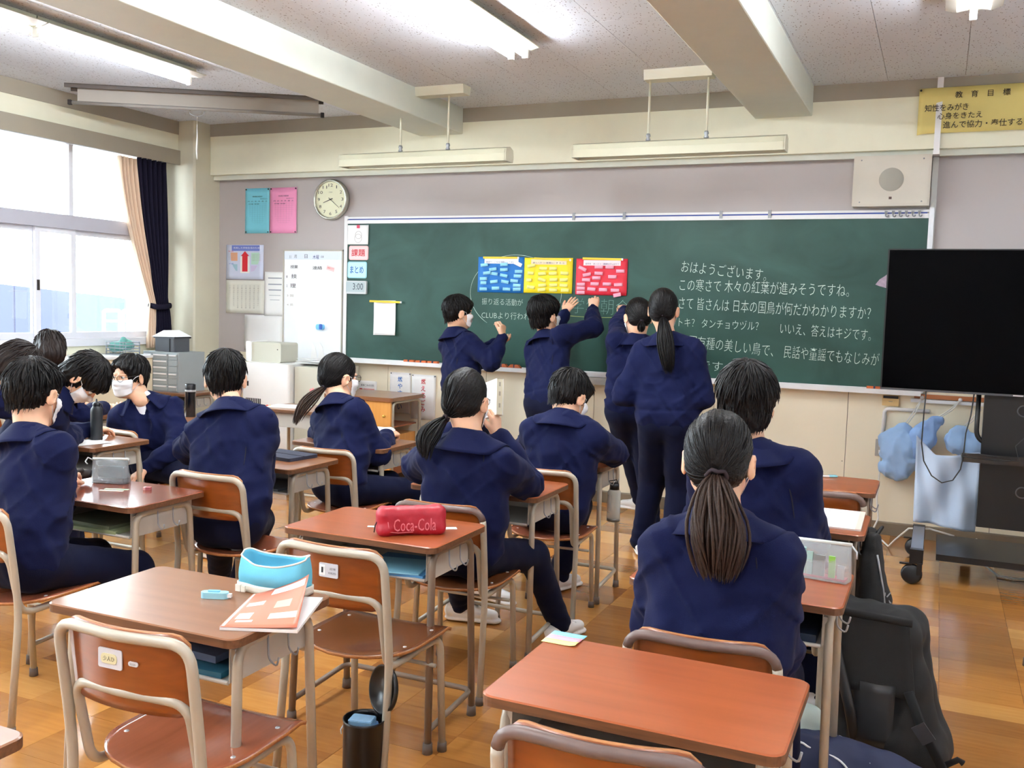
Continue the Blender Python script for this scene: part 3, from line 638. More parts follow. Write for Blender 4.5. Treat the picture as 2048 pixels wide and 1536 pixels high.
notes = {
 'blue': (BLUEN, -3.390, -2.990, 1.588, 1.868, 'blue card with light blue notes, leftmost of three on the chalkboard',
   [(.14,.78,5),(.33,.66,8),(.57,.80,3),(.57,.65,2),(.20,.55,6),(.36,.53,-6),(.57,.48,-10),(.89,.60,0),(.87,.47,-2),(.13,.38,2),(.13,.26,0,.8),(.36,.30,6),(.60,.30,-8),(.80,.33,-5),(.86,.20,-4),(.13,.08,0),(.40,.11,2),(.64,.09,-2),(.86,.09,2)]),
 'yellow': (YELN, -2.988, -2.585, 1.592, 1.864, 'yellow card with pale yellow notes, middle of three on the chalkboard',
   [(.15,.78,10),(.40,.70,-2),(.60,.70,0),(.14,.56,-4,.8),(.38,.55,6),(.60,.56,2),(.84,.57,-3),(.11,.36,0,.7),(.38,.37,-14),(.62,.38,2),(.83,.38,2),(.39,.21,4),(.62,.22,2),(.83,.22,-4),(.15,.15,-4),(.38,.08,6),(.62,.08,0),(.86,.08,0)]),
 'red': (REDN, -2.557, -2.150, 1.586, 1.860, 'red card with pink notes, rightmost of three on the chalkboard',
   [(.13,.73,-24),(.45,.78,0),(.66,.78,-2),(.87,.67,0),(.22,.56,10),(.45,.60,-2),(.41,.47,2),(.72,.51,0),(.21,.41,0),(.11,.28,2),(.38,.30,0),(.62,.30,0),(.84,.29,3),(.11,.17,0),(.32,.15,-4),(.55,.14,0),(.78,.13,0),(.11,.05,0)]),
}
for key, (ms, x0, x1, z0, z1, lab, ns) in notes.items():
    c = sheet('colour_card', x0, x1, z0, z1, BYc-.002, ms[0], lab, 'card', 'coloured cards on the chalkboard', .003)
    W_, H_ = x1-x0, z1-z0
    hd = MB().box(-.145+(-.0), .150, -.006, -.005, H_/2-.052, H_/2-.012).build('title_strip', mat('title_'+key, {'blue':(240,245,250),'yellow':(250,226,190),'red':(250,225,228)}[key], .7), c)
    pt(c, {'blue':'振返り：こんな活動にしてほしい','yellow':'あいさつ運動にすると','red':'緑学年　あいさつ・清掃をがんばろう'}[key], -.13, .135, H_/2-.046, .014, M_navy).location = (0, -.003, 0)
    M_nt = ms[1]
    for q in ns:
        w2 = .034*(q[3] if len(q) > 3 else 1)
        n_ = MB().grid(lambda u, v: ((u*2-1)*w2, -.001-.006*u*u, (v*2-1)*.0125), 4, 2, 0, -.0006).build('sticky_note', M_nt, c, ((q[0]-.5)*W_, -.006, (q[1]-.5)*H_*.97), (0, R(-q[2]), 0))
MB_t = magbar(-3.345, -3.035, 1.862, 'yellow magnet bar holding the blue card', 0, BYc-.008); magbar(-2.905, -2.60, 1.853, 'yellow magnet bar holding the yellow card', 2, BYc-.008); magbar(-2.505, -2.185, 1.858, 'yellow magnet bar holding the red card', 1, BYc-.008)
sheet('loose_note', -3.075, -3.005, 1.80, 1.83, BYc-.016, M_paper, 'small white note stuck askew on the top right of the blue card', 'note', tilt=24)
sheet('loose_note', -2.25, -2.19, 1.576, 1.604, BYc-.016, REDN[1], 'pink note being pressed on by the reaching hand', 'note', tilt=-12)
o = sheet('blank_sheet', -4.352, -4.140, 1.21, 1.50, BYc-.002, mat('bright_paper', (250,250,250), .7), 'blank white sheet hanging under a yellow bar on the chalkboard', 'paper', curl=.012, tilt=-1.0)
magbar(-4.395, -4.085, 1.49, 'yellow magnet bar holding the blank white sheet', .5, BYc-.014)
# magnet cards in the board's left column
o = sheet('drawn_card', -4.632, -4.425, 1.965, 2.128, BYc-.002, M_paper, 'white card with a faint round drawing at the top left of the chalkboard', 'card', curl=.004)
pr(o, -.012, .018, .055, .082, mat('magnet_pink', (214,50,90), .4), 'clip_magnet', .006); MB().lathe([(.030, 0), (.033, 0), (.033, .0006), (.030, .0006), (.030, 0)], (0.005, -.0045, -.002), 20, 0, Matrix.Rotation(R(90), 3, 'X')).build('print', mat('grey_print', (190,185,185), .7), o)
MB().lathe([(.034, 0), (.037, 0), (.037, .0006), (.034, .0006), (.034, 0)], (0.002, -.0045, -.030), 20, 0, Matrix.Rotation(R(90), 3, 'X')).build('print', MATS['grey_print'], o)
def sign(x0, x1, z0, z1, edge, fill, body, inkm, lab, h):
    t = empty('magnet_sign', ((x0+x1)/2, BYc, (z0+z1)/2), 0, lab, 'sign', 'magnet signs on the board edge'); a, b = (x1-x0)/2, (z1-z0)/2
    MB().prism(rrect(-a, a, -b, b, .018, 4), 1, -.004, 0).build('backing', edge, t)
    MB().prism(rrect(-a+.008, a-.008, -b+.008, b-.008, .013, 4), 1, -.0048, -.0041).build('face', fill, t)
    x = text(body, (-a*.72, -.0055, -h*.48), (a*.68, -.0055, -h*.48), h, inkm, None, 'lettering', .01); x.parent = t
sign(-4.618, -4.425, 1.835, 1.955, mat('sign_rose', (244,190,190), .5), mat('sign_pink', (250,214,214), .5), '課題', M_red, 'pink magnet sign reading 課題', .062)
sign(-4.630, -4.437, 1.682, 1.822, mat('sign_teal', (150,210,220), .5), mat('sign_ice', (196,232,240), .5), 'まとめ', M_blue, 'light blue magnet sign reading まとめ', .062)
t = empty('timer', (-4.53, BYc, 1.604), 0, 'grey magnetic kitchen timer showing 3:00 on the chalkboard', 'timer')
MB().prism(rrect(-.100, .100, -.055, .055, .006, 2), 1, -.022, 0).build('case', mat('timer_grey', (200,206,208), .4), t); MB().box(-.098, .086, -.0235, -.022, -.038, .046).build('display', mat('lcd', (176,192,196), .3), t)
x = text('3:00', (-.030, -.0245, -.020), (.072, -.0245, -.020), .055, mat('lcd_ink', (60,70,84), .4), None, 'digits'); x.parent = t
# papers on the wall left of the board
YW = WY-.010
def table_print(o, W_, H_, m):
    for k in range(9): pr(o, -W_*.42+k*W_*.105, -W_*.42+k*W_*.105+.0006, -H_*.36, H_*.18, m, 'rule')
    for k in range(12): pr(o, -W_*.42, W_*.42, -H_*.36+k*H_*.047, -H_*.36+k*H_*.047+.0006, m, 'rule')
for x0, x1, c, l, nm in ((-5.745, -5.480, (126,208,226), 'light blue timetable sheet pinned left of the clock', 'b'), (-5.470, -5.185, (247,158,200), 'pink timetable sheet pinned next to the blue one', 'p')):
    o = sheet('timetable', x0, x1, 2.066, 2.464, YW, mat('timetable_'+nm, c, .7), l, 'notice', 'timetables', .004)
    mm = mat('table_ink_'+nm, tuple(int(v*.72) for v in c), .7); table_print(o, x1-x0, .398, mm)
    pt(o, '特別教室 時間割表', -.055, .055, .120, .012, M_ink); pt(o, '使用時間のめやす', .03, .11, .100, .008, M_ink); pt(o, '月 火 水 木 金 土', -.11, .11, .078, .011, M_ink); pt(o, '月曜 保健', -.10, .02, .055, .009, M_ink)
    for sx in (-1, 1):
        for sz in (-1, 1): MB().lathe([(0, .008), (.006, .007), (.006, 0)], (sx*(x1-x0-.02)/2, -.004, sz*.188), 8, 0, Matrix.Rotation(R(90), 3, 'X')).build('push_pin', M_dark, o)
po = sheet('wall_poster', -5.957, -5.538, 1.655, 1.964, YW, mat('poster_base', (206,214,236), .5), 'colourful poster with a red upward arrow', 'poster', curl=.004)
pr(po, -.15, .205, .10, .150, mat('poster_blue', (110,126,200), .5)); pr(po, -.195, -.085, .010, .085, mat('poster_orange', (226,170,138), .5)); pr(po, .07, .20, -.02, .085, mat('poster_green', (186,224,206), .5))
pr(po, -.195, -.085, -.115, -.02, mat('poster_teal', (160,198,214), .5)); pr(po, .065, .20, -.115, -.03, mat('poster_lilac', (206,196,228), .5)); pr(po, -.205, .205, -.154, -.120, mat('poster_brown', (196,150,104), .5))
MB().prism([(-.030, -.085), (.030, -.085), (.030, .055), (.045, .055), (.0, .098), (-.045, .055), (-.030, .055)], 1, -.0040, -.0032).build('arrow', M_red, po)
MB().box(-.052, .052, -.0030, -.0024, -.115, .05).build('printed_block', M_paper, po)
pt(po, '充実した学校生活のために', -.13, .19, .118, .018, M_paper); pt(po, '生活', -.19, -.13, .09, .012, M_red); pt(po, '学習', -.19, -.13, -.022, .012, M_blue)
for k in range(5):
    pt(po, 'すすんであいさつ', -.185, -.10, .07-k*.012, .006, M_strip); pt(po, '計画的に取り組む', .08, .18, .065-k*.013, .006, M_strip)
ca = sheet('calendar_sheet', -5.955, -5.525, 1.350, 1.646, YW, mat('newsprint', (226,226,214), .8), 'pale sheet crowded with small grey columns of print', 'notice', curl=.005)
for k in range(9): pt(ca, '行事予定のお知らせ日曜', 0, .21, 0, .015, mat('grey_text', (168,168,158), .8)).rotation_euler = (0, R(90), 0); ca.children[-1].location = (-.185+k*.046, 0, .105)
ca2 = sheet('memo_sheet', -5.520, -5.305, 1.335, 1.726, YW, M_paper, 'narrow white sheet with grey ruled bars beside the whiteboard', 'notice', curl=.006)
for k, z in enumerate((.135, .08, .03, -.015, -.055, -.095)): pr(ca2, -.075, .08, z, z+(.010 if k < 3 else .004), mat('bar_grey', (150,156,166), .7))
sheet('blank_notice', -5.745, -5.31, 1.02, 1.338, YW, M_paper, 'large blank white notice below the narrow sheet', 'notice', curl=.004)
# whiteboard
wb = empty('whiteboard', (-4.995, YW, 1.45), 0, 'tall wall-hung whiteboard with the day plan between the notices and the chalkboard', 'whiteboard')
MB().box(-.305, .305, -.022, 0, -.56, .463).build('panel', mat('whiteboard_face', (244,246,248), .18), wb)
for a in ((-.313, -.302, -.56, .47), (.302, .313, -.56, .47)): MB().box(a[0], a[1], -.028, 0, a[2], a[3]).build('frame_side', M_fixd, wb)
MB().box(-.313, .313, -.028, 0, .460, .472).build('frame_top', M_fixd, wb); MB().box(-.302, .302, -.0232, -.0222, .385, .455).build('header_band', mat('header_tint', (220,230,244), .4), wb)
def wbt(b, x0, x1, z, h, m=None): x = text(b, (x0, -.0238, z), (x1, -.0238, z), h, m or M_ink, None, 'writing'); x.parent = wb
wbt('月', -.195, -.17, .397, .030); wbt('日', -.085, -.055, .397, .034); wbt('木曜', .0, .065, .390, .036, M_navy); wbt('日直', .085, .115, .402, .018); wbt('11', -.245, -.23, .395, .026)
wbt('授業', -.235, -.155, .308, .028); wbt('連絡', .0, .10, .300, .030); wbt('1', -.275, -.268, .225, .02); wbt('技', -.225, -.165, .222, .036); wbt('2', -.275, -.265, .145, .02); wbt('理', -.235, -.175, .140, .034); wbt('3 国', -.27, -.20, .06, .02, M_fixd); wbt('4 英', -.27, -.20, -.02, .02, M_fixd)
MB().box(-.04, .04, -.0245, -.0235, -.018, .018).build('pink_slip', mat('slip_pink', (246,206,206), .6), wb, (.185, 0, .31), (0, R(15), 0)); text('進路だより', (.155, -.0255, .312), (.215, -.0255, .300), .014, M_red, None, 'writing').parent = wb
o = MB().prism(rrect(-.038, .038, -.024, .024, .018, 4), 1, -.026, 0).build('magnet', mat('sky_magnet', (120,196,240), .4), None, (-4.90, YW-.022, 1.255)); MB().prism(rrect(0, .03, -.020, .026, .008, 3), 1, -.030, -.026).build('cap', mat('deep_blue', (40,90,180), .4), o); tag(o, 'light and dark blue round magnet low on the whiteboard', 'magnet')
# clock
ck = empty('wall_clock', (-4.813, YW, 2.347), 0, 'round silver wall clock reading about twenty past eight', 'clock'); RX90 = Matrix.Rotation(R(90), 3, 'X')
MB().lathe([(0, 0), (.172, 0), (.176, .012), (.170, .040), (.158, .048), (.150, .034), (.150, .030)], (0, 0, 0), 48, 0, RX90).build('rim', mat('clock_silver', (190,190,178), .25, metal=.7), ck)
MB().lathe([(0, .0305), (.151, .0305)], (0, 0, 0), 48, 0, RX90).build('dial', mat('dial_cream', (232,232,200), .5), ck)
for k in range(1, 13):
    a = R(90-30*k); s_ = str(k); wd = .011*len(s_) if k != 1 else .004; x = text(s_, (.120*math.cos(a)-wd, -.0318, .120*math.sin(a)-.012), (.120*math.cos(a)+wd, -.0318, .120*math.sin(a)-.012), .026, M_ink, None, 'numeral'); x.parent = ck
def hand(ang, L, w_, y): a = R(90-ang); d = Vector((math.cos(a), 0, math.sin(a))); n = Vector((-d.z, 0, d.x)); MB().add([tuple(v) for v in (d*-.022+n*w_+Vector((0, y, 0)), d*-.022-n*w_+Vector((0, y, 0)), d*L-n*w_*.5+Vector((0, y, 0)), d*L+n*w_*.5+Vector((0, y, 0)))] + [tuple(v+Vector((0, .0015, 0))) for v in (d*-.022+n*w_+Vector((0, y, 0)), d*-.022-n*w_+Vector((0, y, 0)), d*L-n*w_*.5+Vector((0, y, 0)), d*L+n*w_*.5+Vector((0, y, 0)))], [(0, 1, 2, 3), (7, 6, 5, 4), (0, 4, 5, 1), (2, 6, 7, 3), (1, 5, 6, 2), (3, 7, 4, 0)]).build('hand', M_ink, ck)
hand(250, .078, .0035, -.0345); hand(128, .118, .0025, -.0370); MB().lathe([(0, .040), (.006, .040), (.006, .031)], (0, 0, 0), 12, 0, RX90).build('pivot', M_ink, ck); x = text('CITIZEN', (-.018, -.0318, .058), (.018, -.0318, .058), .007, M_ink, None, 'print'); x.parent = ck
# speaker box
sp = empty('speaker', (-.345, YW, 2.375), 0, 'beige square loudspeaker box high on the front wall', 'speaker'); M_sp = mat('speaker_beige', (205,198,184), .5)
MB().prism(rrect(-.238, .238, -.162, .168, .006, 2), 1, -.118, 0).build('cabinet', M_sp, sp); MB().prism(rrect(-.228, .228, -.152, .158, .004, 2), 1, -.122, -.118).build('front_panel', M_sp, sp)
MB().lathe([(0, .1245), (.074, .1245), (.077, .1215)], (0, 0, .01), 32, 0, RX90).build('grille', mat('grille_cloth', (176,172,160), .8, bump=(700, .6)), sp); MB().box(-.009, .009, -.1235, -.122, -.118, -.102).build('badge', mat('badge_brown', (90,60,50), .4), sp)
for a in ((-.19, .14), (.19, .14), (-.19, -.135), (.19, -.135)): MB().ball((a[0], -.122, a[1]), (.005, .003, .005), 8, 6).build('screw', M_alud, sp)
# banner
bn = MB().grid(lambda u, v: (-.206+u*.86, -.006+.010*math.sin(u*9)*(1-v)*.4-.012*(1-v)*max(0, .06-u)/.06, 2.668+v*.285-(.012*max(0, .05-u)/.05)*(1-v)), 30, 6, 0, -.0012).build('banner', mat('banner_yellow', (226,208,128), .6), None, (0, SY-.02, 0)); tag(bn, 'yellow paper banner with school aims pinned on the soffit', 'banner')
M_bk = mat('brush_ink', (52,44,36), .7)
def bnt(b, x0, x1, z, h): x = text(b, (x0, -.020, z), (x1, -.020, z), h, M_bk, None, 'lettering', .008); x.parent = bn
bnt('教　育　目　標', .005, .318, 2.880, .042); bnt('知性をみがき', -.168, .085, 2.802, .045); bnt('心身をきたえ', -.090, .168, 2.750, .042); bnt('進んで協力・奉仕する', -.055, .395, 2.692, .046)
for x, z in ((-.196, 2.94), (.64, 2.94)): MB().ball((x, -.016, z), .007, 8, 6).build('push_pin', M_dark, bn)
# conduit, switch gear on the right of the board
cb = empty('cable_conduit', (-.084, SY, 2.5), 0, 'white vertical cable duct right of the chalkboard', 'conduit')
MB().box(-.018, .018, -.026, -.004, .055, .52).build('upper_duct', M_white, cb); MB().box(-.018, .018, .10, .122, -2.0+.5, .035).build('lower_duct', mat('duct_pale', (206,208,204), .45), cb); MB().box(-.02, .02, -.028, .122, .035, .06).build('elbow', M_white, cb); MB().box(-.040, -.022, .108, .122, -.9, .0).build('dark_strip', M_strip, cb)
th = empty('thermostat', (-.27, YW, .922), 0, 'small beige controller under the right end of the chalkboard', 'controller'); MB().prism(rrect(-.053, .053, -.036, .036, .004, 2), 1, -.016, 0).build('body', mat('controller_tan', (222,190,132), .5), th); MB().box(-.048, .048, -.0175, -.016, .014, .032).build('display', M_black, th); MB().box(-.012, .012, -.0168, -.016, -.008, -.004).build('badge', M_strip, th)
td = empty('cable_trunking', (-.295, YW, .60), 0, 'white plastic trunking bending down the front wall to the socket', 'conduit'); MB().tube(fillet([(-.013, -.012, .06), (-.008, -.012, .265), (.27, -.012, .265)], .03), .013, 8).build('duct', M_white, td)
MB().box(.15, .62, -.03, 0, .322, .345).build('rail', M_white, td); MB().box(.17, .62, -.032, -.002, .35, .378).build('brown_board', mat('rail_brown', (176,110,70), .5), td)
ou = empty('wall_socket', (-.315, YW, .595), 0, 'grey wall socket plate with a white plug in it', 'socket'); MB().prism(rrect(-.035, .035, -.058, .058, .004, 2), 1, -.010, 0).build('plate', mat('socket_grey', (168,164,156), .5), ou); MB().box(-.013, .013, -.018, -.010, .010, .034).box(-.013, .013, -.0105, -.010, -.04, -.015).build('inset', M_white, ou); MB().box(-.010, .014, -.04, -.018, .010, .036).build('plug', M_white, ou)
cbl = MB().tube([Vector(p) for p in ((-.313, 6.90, .618), (-.310, 6.885, .45), (-.318, 6.88, .25), (-.30, 6.86, .12), (-.34, 6.84, .02), (-.33, 6.80, .008), (-.26, 6.70, .008), (-.215, 6.55, .008), (-.18, 6.52, .06), (-.10, 6.48, .155), (.02, 6.44, .175), (.16, 6.40, .155))], .006, 8).build('power_cable', M_wire); tag(cbl, 'white power cable running from the socket over the stand base', 'cable')
# posters below the board
def lowposter(x0, x1, z0, z1, lab, chars, m, fs):
    o = sheet('trash_notice', x0, x1, z0, z1, YW, M_paper, lab, 'notice', 'rubbish sorting notices', .004)
    H_ = z1-z0; zz = H_/2-.035
    for c in chars: pt(o, c, -fs/2-.004, fs/2-.004, zz-fs, fs, m, thin=.01); zz -= fs*1.32
    for sx in (-1, 1): MB().ball((sx*(x1-x0-.02)/2, -.006, H_/2-.01), .005, 8, 6).build('push_pin', M_dark, o)
lowposter(-4.205, -4.003, .56, .902, 'white notice in blue writing reading 燃やさ, left of the red one', '燃やさない', M_blue, .044)
lowposter(-3.995, -3.765, .52, .895, 'white notice in red writing reading 燃えるごみ', '燃えるごみ', M_red, .044)
o = sheet('small_notice', -4.535, -4.335, .66, .812, YW, M_paper, 'small white notice with a red printed block behind the teacher desk', 'notice', curl=.004); pt(o, '資源ごみの分別', -.06, .07, .028, .02, M_ink); pr(o, -.085, -.045, -.03, .010, M_red); pr(o, -.035, .075, -.03, .010, mat('notice_rose', (226,150,150), .6)); pt(o, '分別回収', -.03, .07, -.022, .020, M_red)
# ------------------------------------------------------------ television on its stand
tv = empty('television', (.435, 5.95, 1.47), 0, 'large black flat-screen television filling the right edge', 'television')
MB().prism(rrect(-.728, .728, -.405, .405, .004, 2), 1, -.012, .03).build('bezel', M_black, tv); MB().box(-.720, .720, -.0135, -.012, -.392, .398).build('screen', mat('tv_glass', (2,2,3), .2, spec=.04), tv)
MB().box(-.55, .55, .03, .06, -.3, .3).build('back_shell', M_blackm, tv); MB().box(-.728, .728, -.014, -.012, -.405, -.394).build('lower_strip', mat('tv_grey', (66,66,70), .4), tv); MB().box(-.02, .03, -.016, -.012, -.402, -.396).build('logo', M_alu, tv, (-.02, 0, 0)); 
st = empty('tv_stand', (.56, 6.05, 0), 0, 'black rolling television stand with silver feet and casters', 'stand')
MB().box(-.30, .42, -.02, .05, .30, 1.55).build('column_panel', M_blackm, st)
for x, z in ((.02-.24, .93), (-.20, .30)): MB().lathe([(.026, 0), (.030, .004), (.034, 0)], (x+.12, -.021, z+.05 if z > .5 else z+.22), 24, 0, RX90).build('cable_hole_ring', mat('ring_grey', (70,70,74), .35), st)
MB().box(-.40, .46, -.14, .10, .685, .700).box(-.40, .46, -.145, -.138, .685, .735).build('shelf', mat('smoke_shelf', (40,38,38), .15), st)
MB().box(-.50, .62, -.25, .30, .130, .165).build('base_plate', M_blackm, st)
M_foot = mat('silver_foot', (150,156,170), .35, metal=.5)
for x in (-.60, .80):
    MB().box(x-.032, x+.032, -.32, .36, .145, .195).build('foot_beam', M_foot, st); MB().box(x-.035, x+.035, -.345, -.30, .118, .198).box(x-.035, x+.035, .34, .385, .118, .198).build('foot_end', M_black, st)
    for y in (-.33, .36):
        MB().lathe([(0, -.018), (.020, -.018), (.046, -.016), (.056, -.010), (.056, .010), (.046, .016), (.020, .018), (0, .018)], (x-.02, y, .0565), 24, 0, Matrix.Rotation(R(78), 3, 'X')@Matrix.Rotation(R(0), 3, 'Y')).build('caster_wheel', M_black, st)
        MB().box(x+.005, x+.032, y-.022, y+.022, .055, .125).box(x-.085, x-.02, y-.012, y+.012, .108, .116).build('caster_fork', M_blackm, st)
MB().tube(fillet([(-.33, .0, 1.10), (-.33, 0, .80), (-.22, 0, .765), (-.02, 0, .762)], .06, 6), .013, 8).build('bent_arm', M_blackm, st)
MB().box(.20-.56, .26-.56, .28, .34, .02, .14).build('strut', mat('strut_dark', (52,34,34), .5), st)
lp = MB().tube([Vector(p) for p in ((-.045, 5.86, 1.075), (-.05, 5.85, .95), (-.052, 5.84, .78), (-.035, 5.84, .68), (.01, 5.84, .60), (.065, 5.84, .565), (.12, 5.84, .585), (.155, 5.84, .65), (.165, 5.85, .72), (.17, 5.86, .85), (.19, 5.88, .95), (.20, 5.9, 1.07))], .0035, 6).build('signal_cable', M_wireb); tag(lp, 'thin black cable hanging in a loop below the television', 'cable')
lp = MB().tube([Vector(p) for p in ((.40, 5.84, .725), (.33, 5.83, .735), (.24, 5.83, .745), (.165, 5.83, .74), (.155, 5.83, .728), (.20, 5.83, .722), (.32, 5.83, .718), (.44, 5.84, .722), (.42, 5.86, .80), (.47, 5.87, .86), (.49, 5.88, .93), (.46, 5.9, 1.0))], .003, 6).build('signal_cable', M_wireb); tag(lp, 'thin black cable coiled on the shelf of the television stand', 'cable')
cl = MB().tube([Vector(p) for p in ((.28, 6.35, .165), (.30, 6.32, .10), (.33, 6.25, .03), (.40, 6.12, .008), (.48, 6.1, .008), (.62, 6.18, .008), (.9, 6.2, .008))], .006, 8).build('power_cable', M_wire); tag(cl, 'pale cable lying on the floor under the television stand', 'cable')
# ------------------------------------------------------------ people: implicit surfaces -> meshes
_T = np.random.RandomState(3).rand(32, 32, 32).astype(np.float32)
def vnoise(P):
    i = np.floor(P).astype(np.int32); f = (P - i).astype(np.float32); f = f*f*(3-2*f); i &= 31; j = (i+1) & 31
    x0, y0, z0 = i[:, 0], i[:, 1], i[:, 2]; x1, y1, z1 = j[:, 0], j[:, 1], j[:, 2]; fx, fy, fz = f[:, 0], f[:, 1], f[:, 2]
    a = _T[x0, y0, z0]*(1-fx) + _T[x1, y0, z0]*fx; b = _T[x0, y1, z0]*(1-fx) + _T[x1, y1, z0]*fx
    c = _T[x0, y0, z1]*(1-fx) + _T[x1, y0, z1]*fx; d = _T[x0, y1, z1]*(1-fx) + _T[x1, y1, z1]*fx
    return ((a*(1-fy)+b*fy)*(1-fz) + (c*(1-fy)+d*fy)*fz)*2-1
def A_(v): return np.array([v[0], v[1], v[2]], dtype=float)
class SDF:
    def __init__(s, sc=1.0): s.p = []; s.disp = None; s.sc = sc
    def cone(s, a, b, ra, rb, k=.02, op=1, flat=None):
        """round cone; flat=(axis vector, factor) squashes the section along that axis"""
        a = A_(a); b = A_(b); ra *= s.sc; rb *= s.sc; m = max(ra, rb)
        if flat is not None:
            n = A_(flat[0]); n = n/np.linalg.norm(n); g = flat[1]
            S = np.eye(3) + (1/g-1)*np.outer(n, n); a2 = S@a; b2 = S@b
        else: S = None; g = 1; a2, b2 = a, b
        ab = b2-a2; L2 = max(ab@ab, 1e-9)
        def f(P):
            Q = P@S.T if S is not None else P
            q = Q-a2; t = np.clip(q@ab/L2, 0, 1); d = np.sqrt(((q - t[:, None]*ab)**2).sum(1)) - (ra+(rb-ra)*t)
            return d*min(1, g)
        s.p.append((op, k, f, np.minimum(a, b)-m*max(1, g), np.maximum(a, b)+m*max(1, g))); return s
    def ell(s, c, r, M=None, k=.02, op=1):
        c = A_(c); r = np.array(r, dtype=float)*s.sc; M = np.eye(3) if M is None else np.array(M, dtype=float)
        def f(P):
            q = (P-c)@M; k0 = np.sqrt(((q/r)**2).sum(1)); k1 = np.sqrt(((q/(r*r))**2).sum(1)); return k0*(k0-1)/np.maximum(k1, 1e-6)
        e = np.abs(M)@r; s.p.append((op, k, f, c-e, c+e)); return s
    def _comb(s, D, d, k, op):
        if op == 1:
            h = np.clip(.5+.5*(D-d)/k, 0, 1); return D*(1-h)+d*h - k*h*(1-h)
        h = np.clip(.5-.5*(D+d)/k, 0, 1); return D*(1-h)-d*h + k*h*(1-h)
    def at(s, P):
        P = np.atleast_2d(np.array(P, dtype=float)); D = np.full(len(P), 1.0)
        for op, k, f, lo, hi in s.p: D = s._comb(D, f(P), k, op)
        return D
    def snap(s, p, off=0.0, n=6):
        """move point to the surface (+off) along the gradient"""
        p = A_(p); e = .002
        for _ in range(n):
            P = np.array([p, p+[e,0,0], p+[0,e,0], p+[0,0,e]]); d = s.at(P); g = (d[1:]-d[0])/e; L = np.linalg.norm(g)
            if L < 1e-6: break
            p = p - g/L*(d[0]-off)*.9
        return Vector(p)
    def mesh(s, vox):
        adds = [q for q in s.p if q[0] == 1]
        lo = np.min([q[3] for q in adds], 0) - vox*3 - .006; hi = np.max([q[4] for q in adds], 0) + vox*3 + .006
        n = np.ceil((hi-lo)/vox).astype(int)+1; D = np.full(n, .2, dtype=np.float32)
        ax = [lo[i]+np.arange(n[i])*vox for i in range(3)]
        for op, k, f, a, b in s.p:
            pad = k + 3*vox + .01
            i0 = np.maximum(np.floor((a-pad-lo)/vox).astype(int), 0); i1 = np.minimum(np.ceil((b+pad-lo)/vox).astype(int)+1, n)
            if (i1 <= i0).any(): continue
            X, Y, Z = np.meshgrid(*[ax[q][i0[q]:i1[q]] for q in range(3)], indexing='ij')
            P = np.stack([X.ravel(), Y.ravel(), Z.ravel()], 1); sl = tuple(slice(i0[q], i1[q]) for q in range(3))
            sub = D[sl]; D[sl] = s._comb(sub.ravel(), f(P), k, op).reshape(sub.shape)
        if s.disp is not None:
            m = np.abs(D) < .03; idx = np.argwhere(m); P = lo + idx*vox; D[m] += s.disp(P).astype(np.float32)
        return surface_nets(D, lo, vox)
def surface_nets(D, lo, vox):
    S = D < 0; nx, ny, nz = D.shape
    c = np.zeros((nx-1, ny-1, nz-1), dtype=np.int8); offs = [(i, j, k) for i in (0, 1) for j in (0, 1) for k in (0, 1)]
    for i, j, k in offs: c += S[i:nx-1+i, j:ny-1+j, k:nz-1+k]
    act = np.argwhere((c > 0) & (c < 8)); ida = np.full(c.shape, -1, dtype=np.int32); ida[tuple(act.T)] = np.arange(len(act))
    acc = np.zeros((len(act), 3)); cnt = np.zeros(len(act))
    for o in offs:
        for d in range(3):
            if o[d]: continue
            o2 = list(o); o2[d] = 1
            v0 = D[tuple((act+o).T)]; v1 = D[tuple((act+o2).T)]; m = (v0 < 0) != (v1 < 0)
            t = np.where(m, v0/np.where(m, v0-v1, 1), 0); p = np.tile(np.array(o, dtype=float), (len(act), 1)); p[:, d] = t
            acc[m] += p[m]; cnt[m] += 1
    V = lo + (act + acc/cnt[:, None])*vox; F = []
    for d in range(3):
        a, b = (d+1) % 3, (d+2) % 3; sl0 = [slice(None)]*3; sl1 = [slice(None)]*3; sl0[d] = slice(0, -1); sl1[d] = slice(1, None)
        s0, s1 = S[tuple(sl0)], S[tuple(sl1)]; e = np.argwhere(s0 != s1); e = e[(e[:, a] > 0) & (e[:, b] > 0) & (e[:, a] < D.shape[a]-1) & (e[:, b] < D.shape[b]-1)]
        ua = np.zeros(3, int); ua[a] = 1; ub = np.zeros(3, int); ub[b] = 1
        q = np.stack([ida[tuple((e-ua-ub).T)], ida[tuple((e-ub).T)], ida[tuple(e.T)], ida[tuple((e-ua).T)]], 1)
        fl = ~s0[tuple(e.T)]; q[fl] = q[fl][:, ::-1]; F.append(q)
    return V, np.concatenate(F)
def np_mesh(name, VF, m, parent=None, smooth=True):
    """VF: list of (V, F) quads"""
    Vs = []; Fs = []; o = 0
    for V, F in VF: Vs.append(V); Fs.append(F+o); o += len(V)
    V = np.concatenate(Vs); F = np.concatenate(Fs); me = bpy.data.meshes.new(name)
    me.vertices.add(len(V)); me.vertices.foreach_set('co', V.astype(np.float32).ravel())
    me.loops.add(F.size); me.loops.foreach_set('vertex_index', F.astype(np.int32).ravel())
    me.polygons.add(len(F)); me.polygons.foreach_set('loop_start', np.arange(0, F.size, 4, dtype=np.int32)); me.polygons.foreach_set('loop_total', np.full(len(F), 4, dtype=np.int32))
    me.polygons.foreach_set('use_smooth', np.ones(len(F), dtype=bool)); me.materials.append(m); me.update(calc_edges=True)
    ob = bpy.data.objects.new(name, me); COL.objects.link(ob)
    if parent is not None: ob.parent = parent
    return ob
